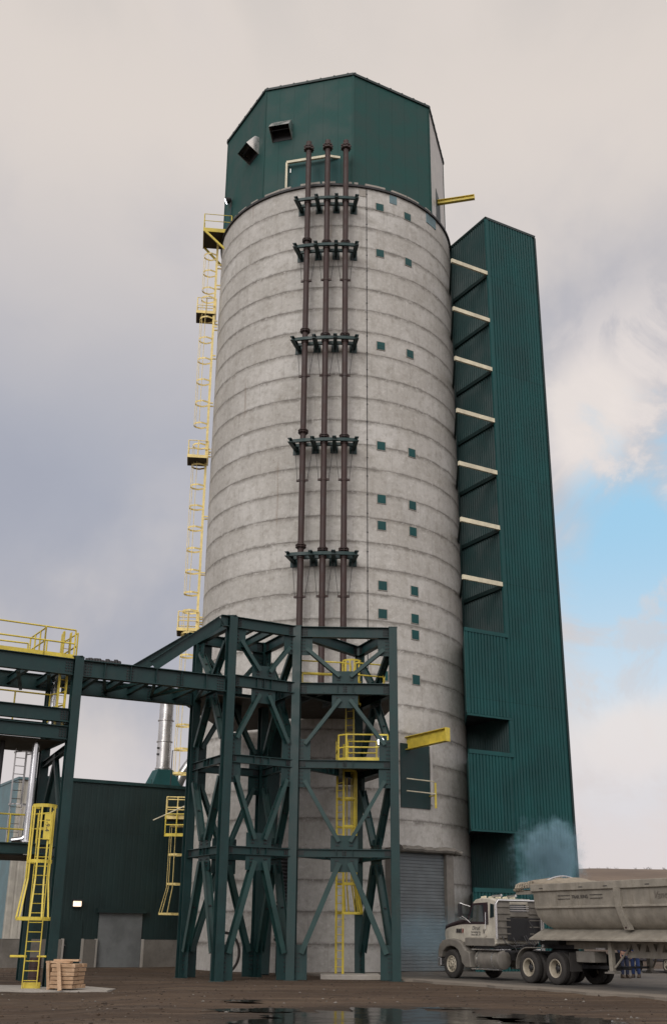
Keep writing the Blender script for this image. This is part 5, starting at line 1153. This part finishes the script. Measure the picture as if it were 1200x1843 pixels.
person(V((12.0, 48.2, .055)), R(200), 'cloth_navy', 'cloth_navy', 'person in dark navy work clothes standing behind the trailer')
person(V((12.65, 49.0, .055)), R(150), 'cloth_blue', 'cloth_blue', 'person in bright blue work clothes standing behind the trailer')
pk = thing('pickup_truck', V((16.2, 56.5, .055)), 'dark parked pickup glimpsed under the trailer', 'pickup', rz=R(100), local=True)
prof = [(2.5, .45), (2.55, .85), (2.4, 1.02), (1.15, 1.12), (.55, 1.72), (-.6, 1.75), (-.8, 1.15), (-2.6, 1.12), (-2.65, .5)]
m = MB(); m.prism([V((x, -.93, z)) for x, z in prof], (0, 1.86, 0)); part('body', m, 'car_paint', pk, bevel=.05)
for s in (1, -1):
    m = MB(); m.prism([V((x, s*.93, z)) for x, z in ((.95, 1.17), (.52, 1.64), (-.52, 1.66), (-.62, 1.17))], (0, s*.012, 0)); part('window', m, 'window_glass', pk)
    for x in (1.65, -1.6): wheel(pk, x, s*.95, s, .36, .24)
    m = MB(); m.box(-2.69, -2.64, s*.85-.07, s*.85+.07, .75, 1.05); part('tail_light', m, 'red', pk)
    m = MB(); m.box(2.5, 2.57, s*.7-.15, s*.7+.15, .72, .88); part('headlight', m, 'chrome', pk)
m = MB(); m.box(-2.8, -2.66, -.9, .9, .45, .62); m.box(2.5, 2.65, -.9, .9, .42, .6); part('bumper', m, 'chrome', pk, bevel=.03)
m = MB(); m.prism([V((1.12, -.8, 1.17)), V((.6, -.76, 1.69)), V((.6, .76, 1.69)), V((1.12, .8, 1.17))], V((.02, 0, .02))); part('windshield', m, 'window_glass', pk)

# ------------------------------------------------------------------ exhaust smoke
def puff(name, c, r, mat, label, seed):
    m = MB(); c = V(c); vs = []; nu, nv = 20, 12
    for i in range(1, nv):
        for j in range(nu):
            a, b_ = 2*math.pi*j/nu, math.pi*i/nv; q = V((math.sin(b_)*math.cos(a)*r[0], math.sin(b_)*math.sin(a)*r[1], math.cos(b_)*r[2])); vs.append(c+q*1.02)
    vs += [c+V((0, 0, r[2]*1.02)), c-V((0, 0, r[2]*1.02))]; top, bot = len(vs)-2, len(vs)-1
    fs = [((i*nu+j), ((i+1)*nu+j), ((i+1)*nu+(j+1) % nu), (i*nu+(j+1) % nu)) for i in range(nv-2) for j in range(nu)]
    fs += [(top, j, (j+1) % nu) for j in range(nu)]+[(bot, (nv-2)*nu+(j+1) % nu, (nv-2)*nu+j) for j in range(nu)]
    m.add(vs, fs); o = part(name, m, mat, org=c, fix=True); tag(o, label, 'smoke', kind='stuff')
c1_, r1_ = (9.15, 48.6, 4.65), (2.0, 1.6, 2.1)
smoke('smoke_volume', 1.6, c1_, r1_, .75, .2, .55); puff('smoke', c1_, r1_, 'smoke_volume', 'puff of blue exhaust smoke rising over the front of the trailer', 1)
c2_, r2_ = (4.2, 48.9, 1.2), (2.6, 2.0, 1.9)
smoke('haze_volume', .28, c2_, r2_, .5, .2, .6); puff('smoke', c2_, r2_, 'haze_volume', 'thin bluish exhaust haze hanging before the big roll-up door', 2)
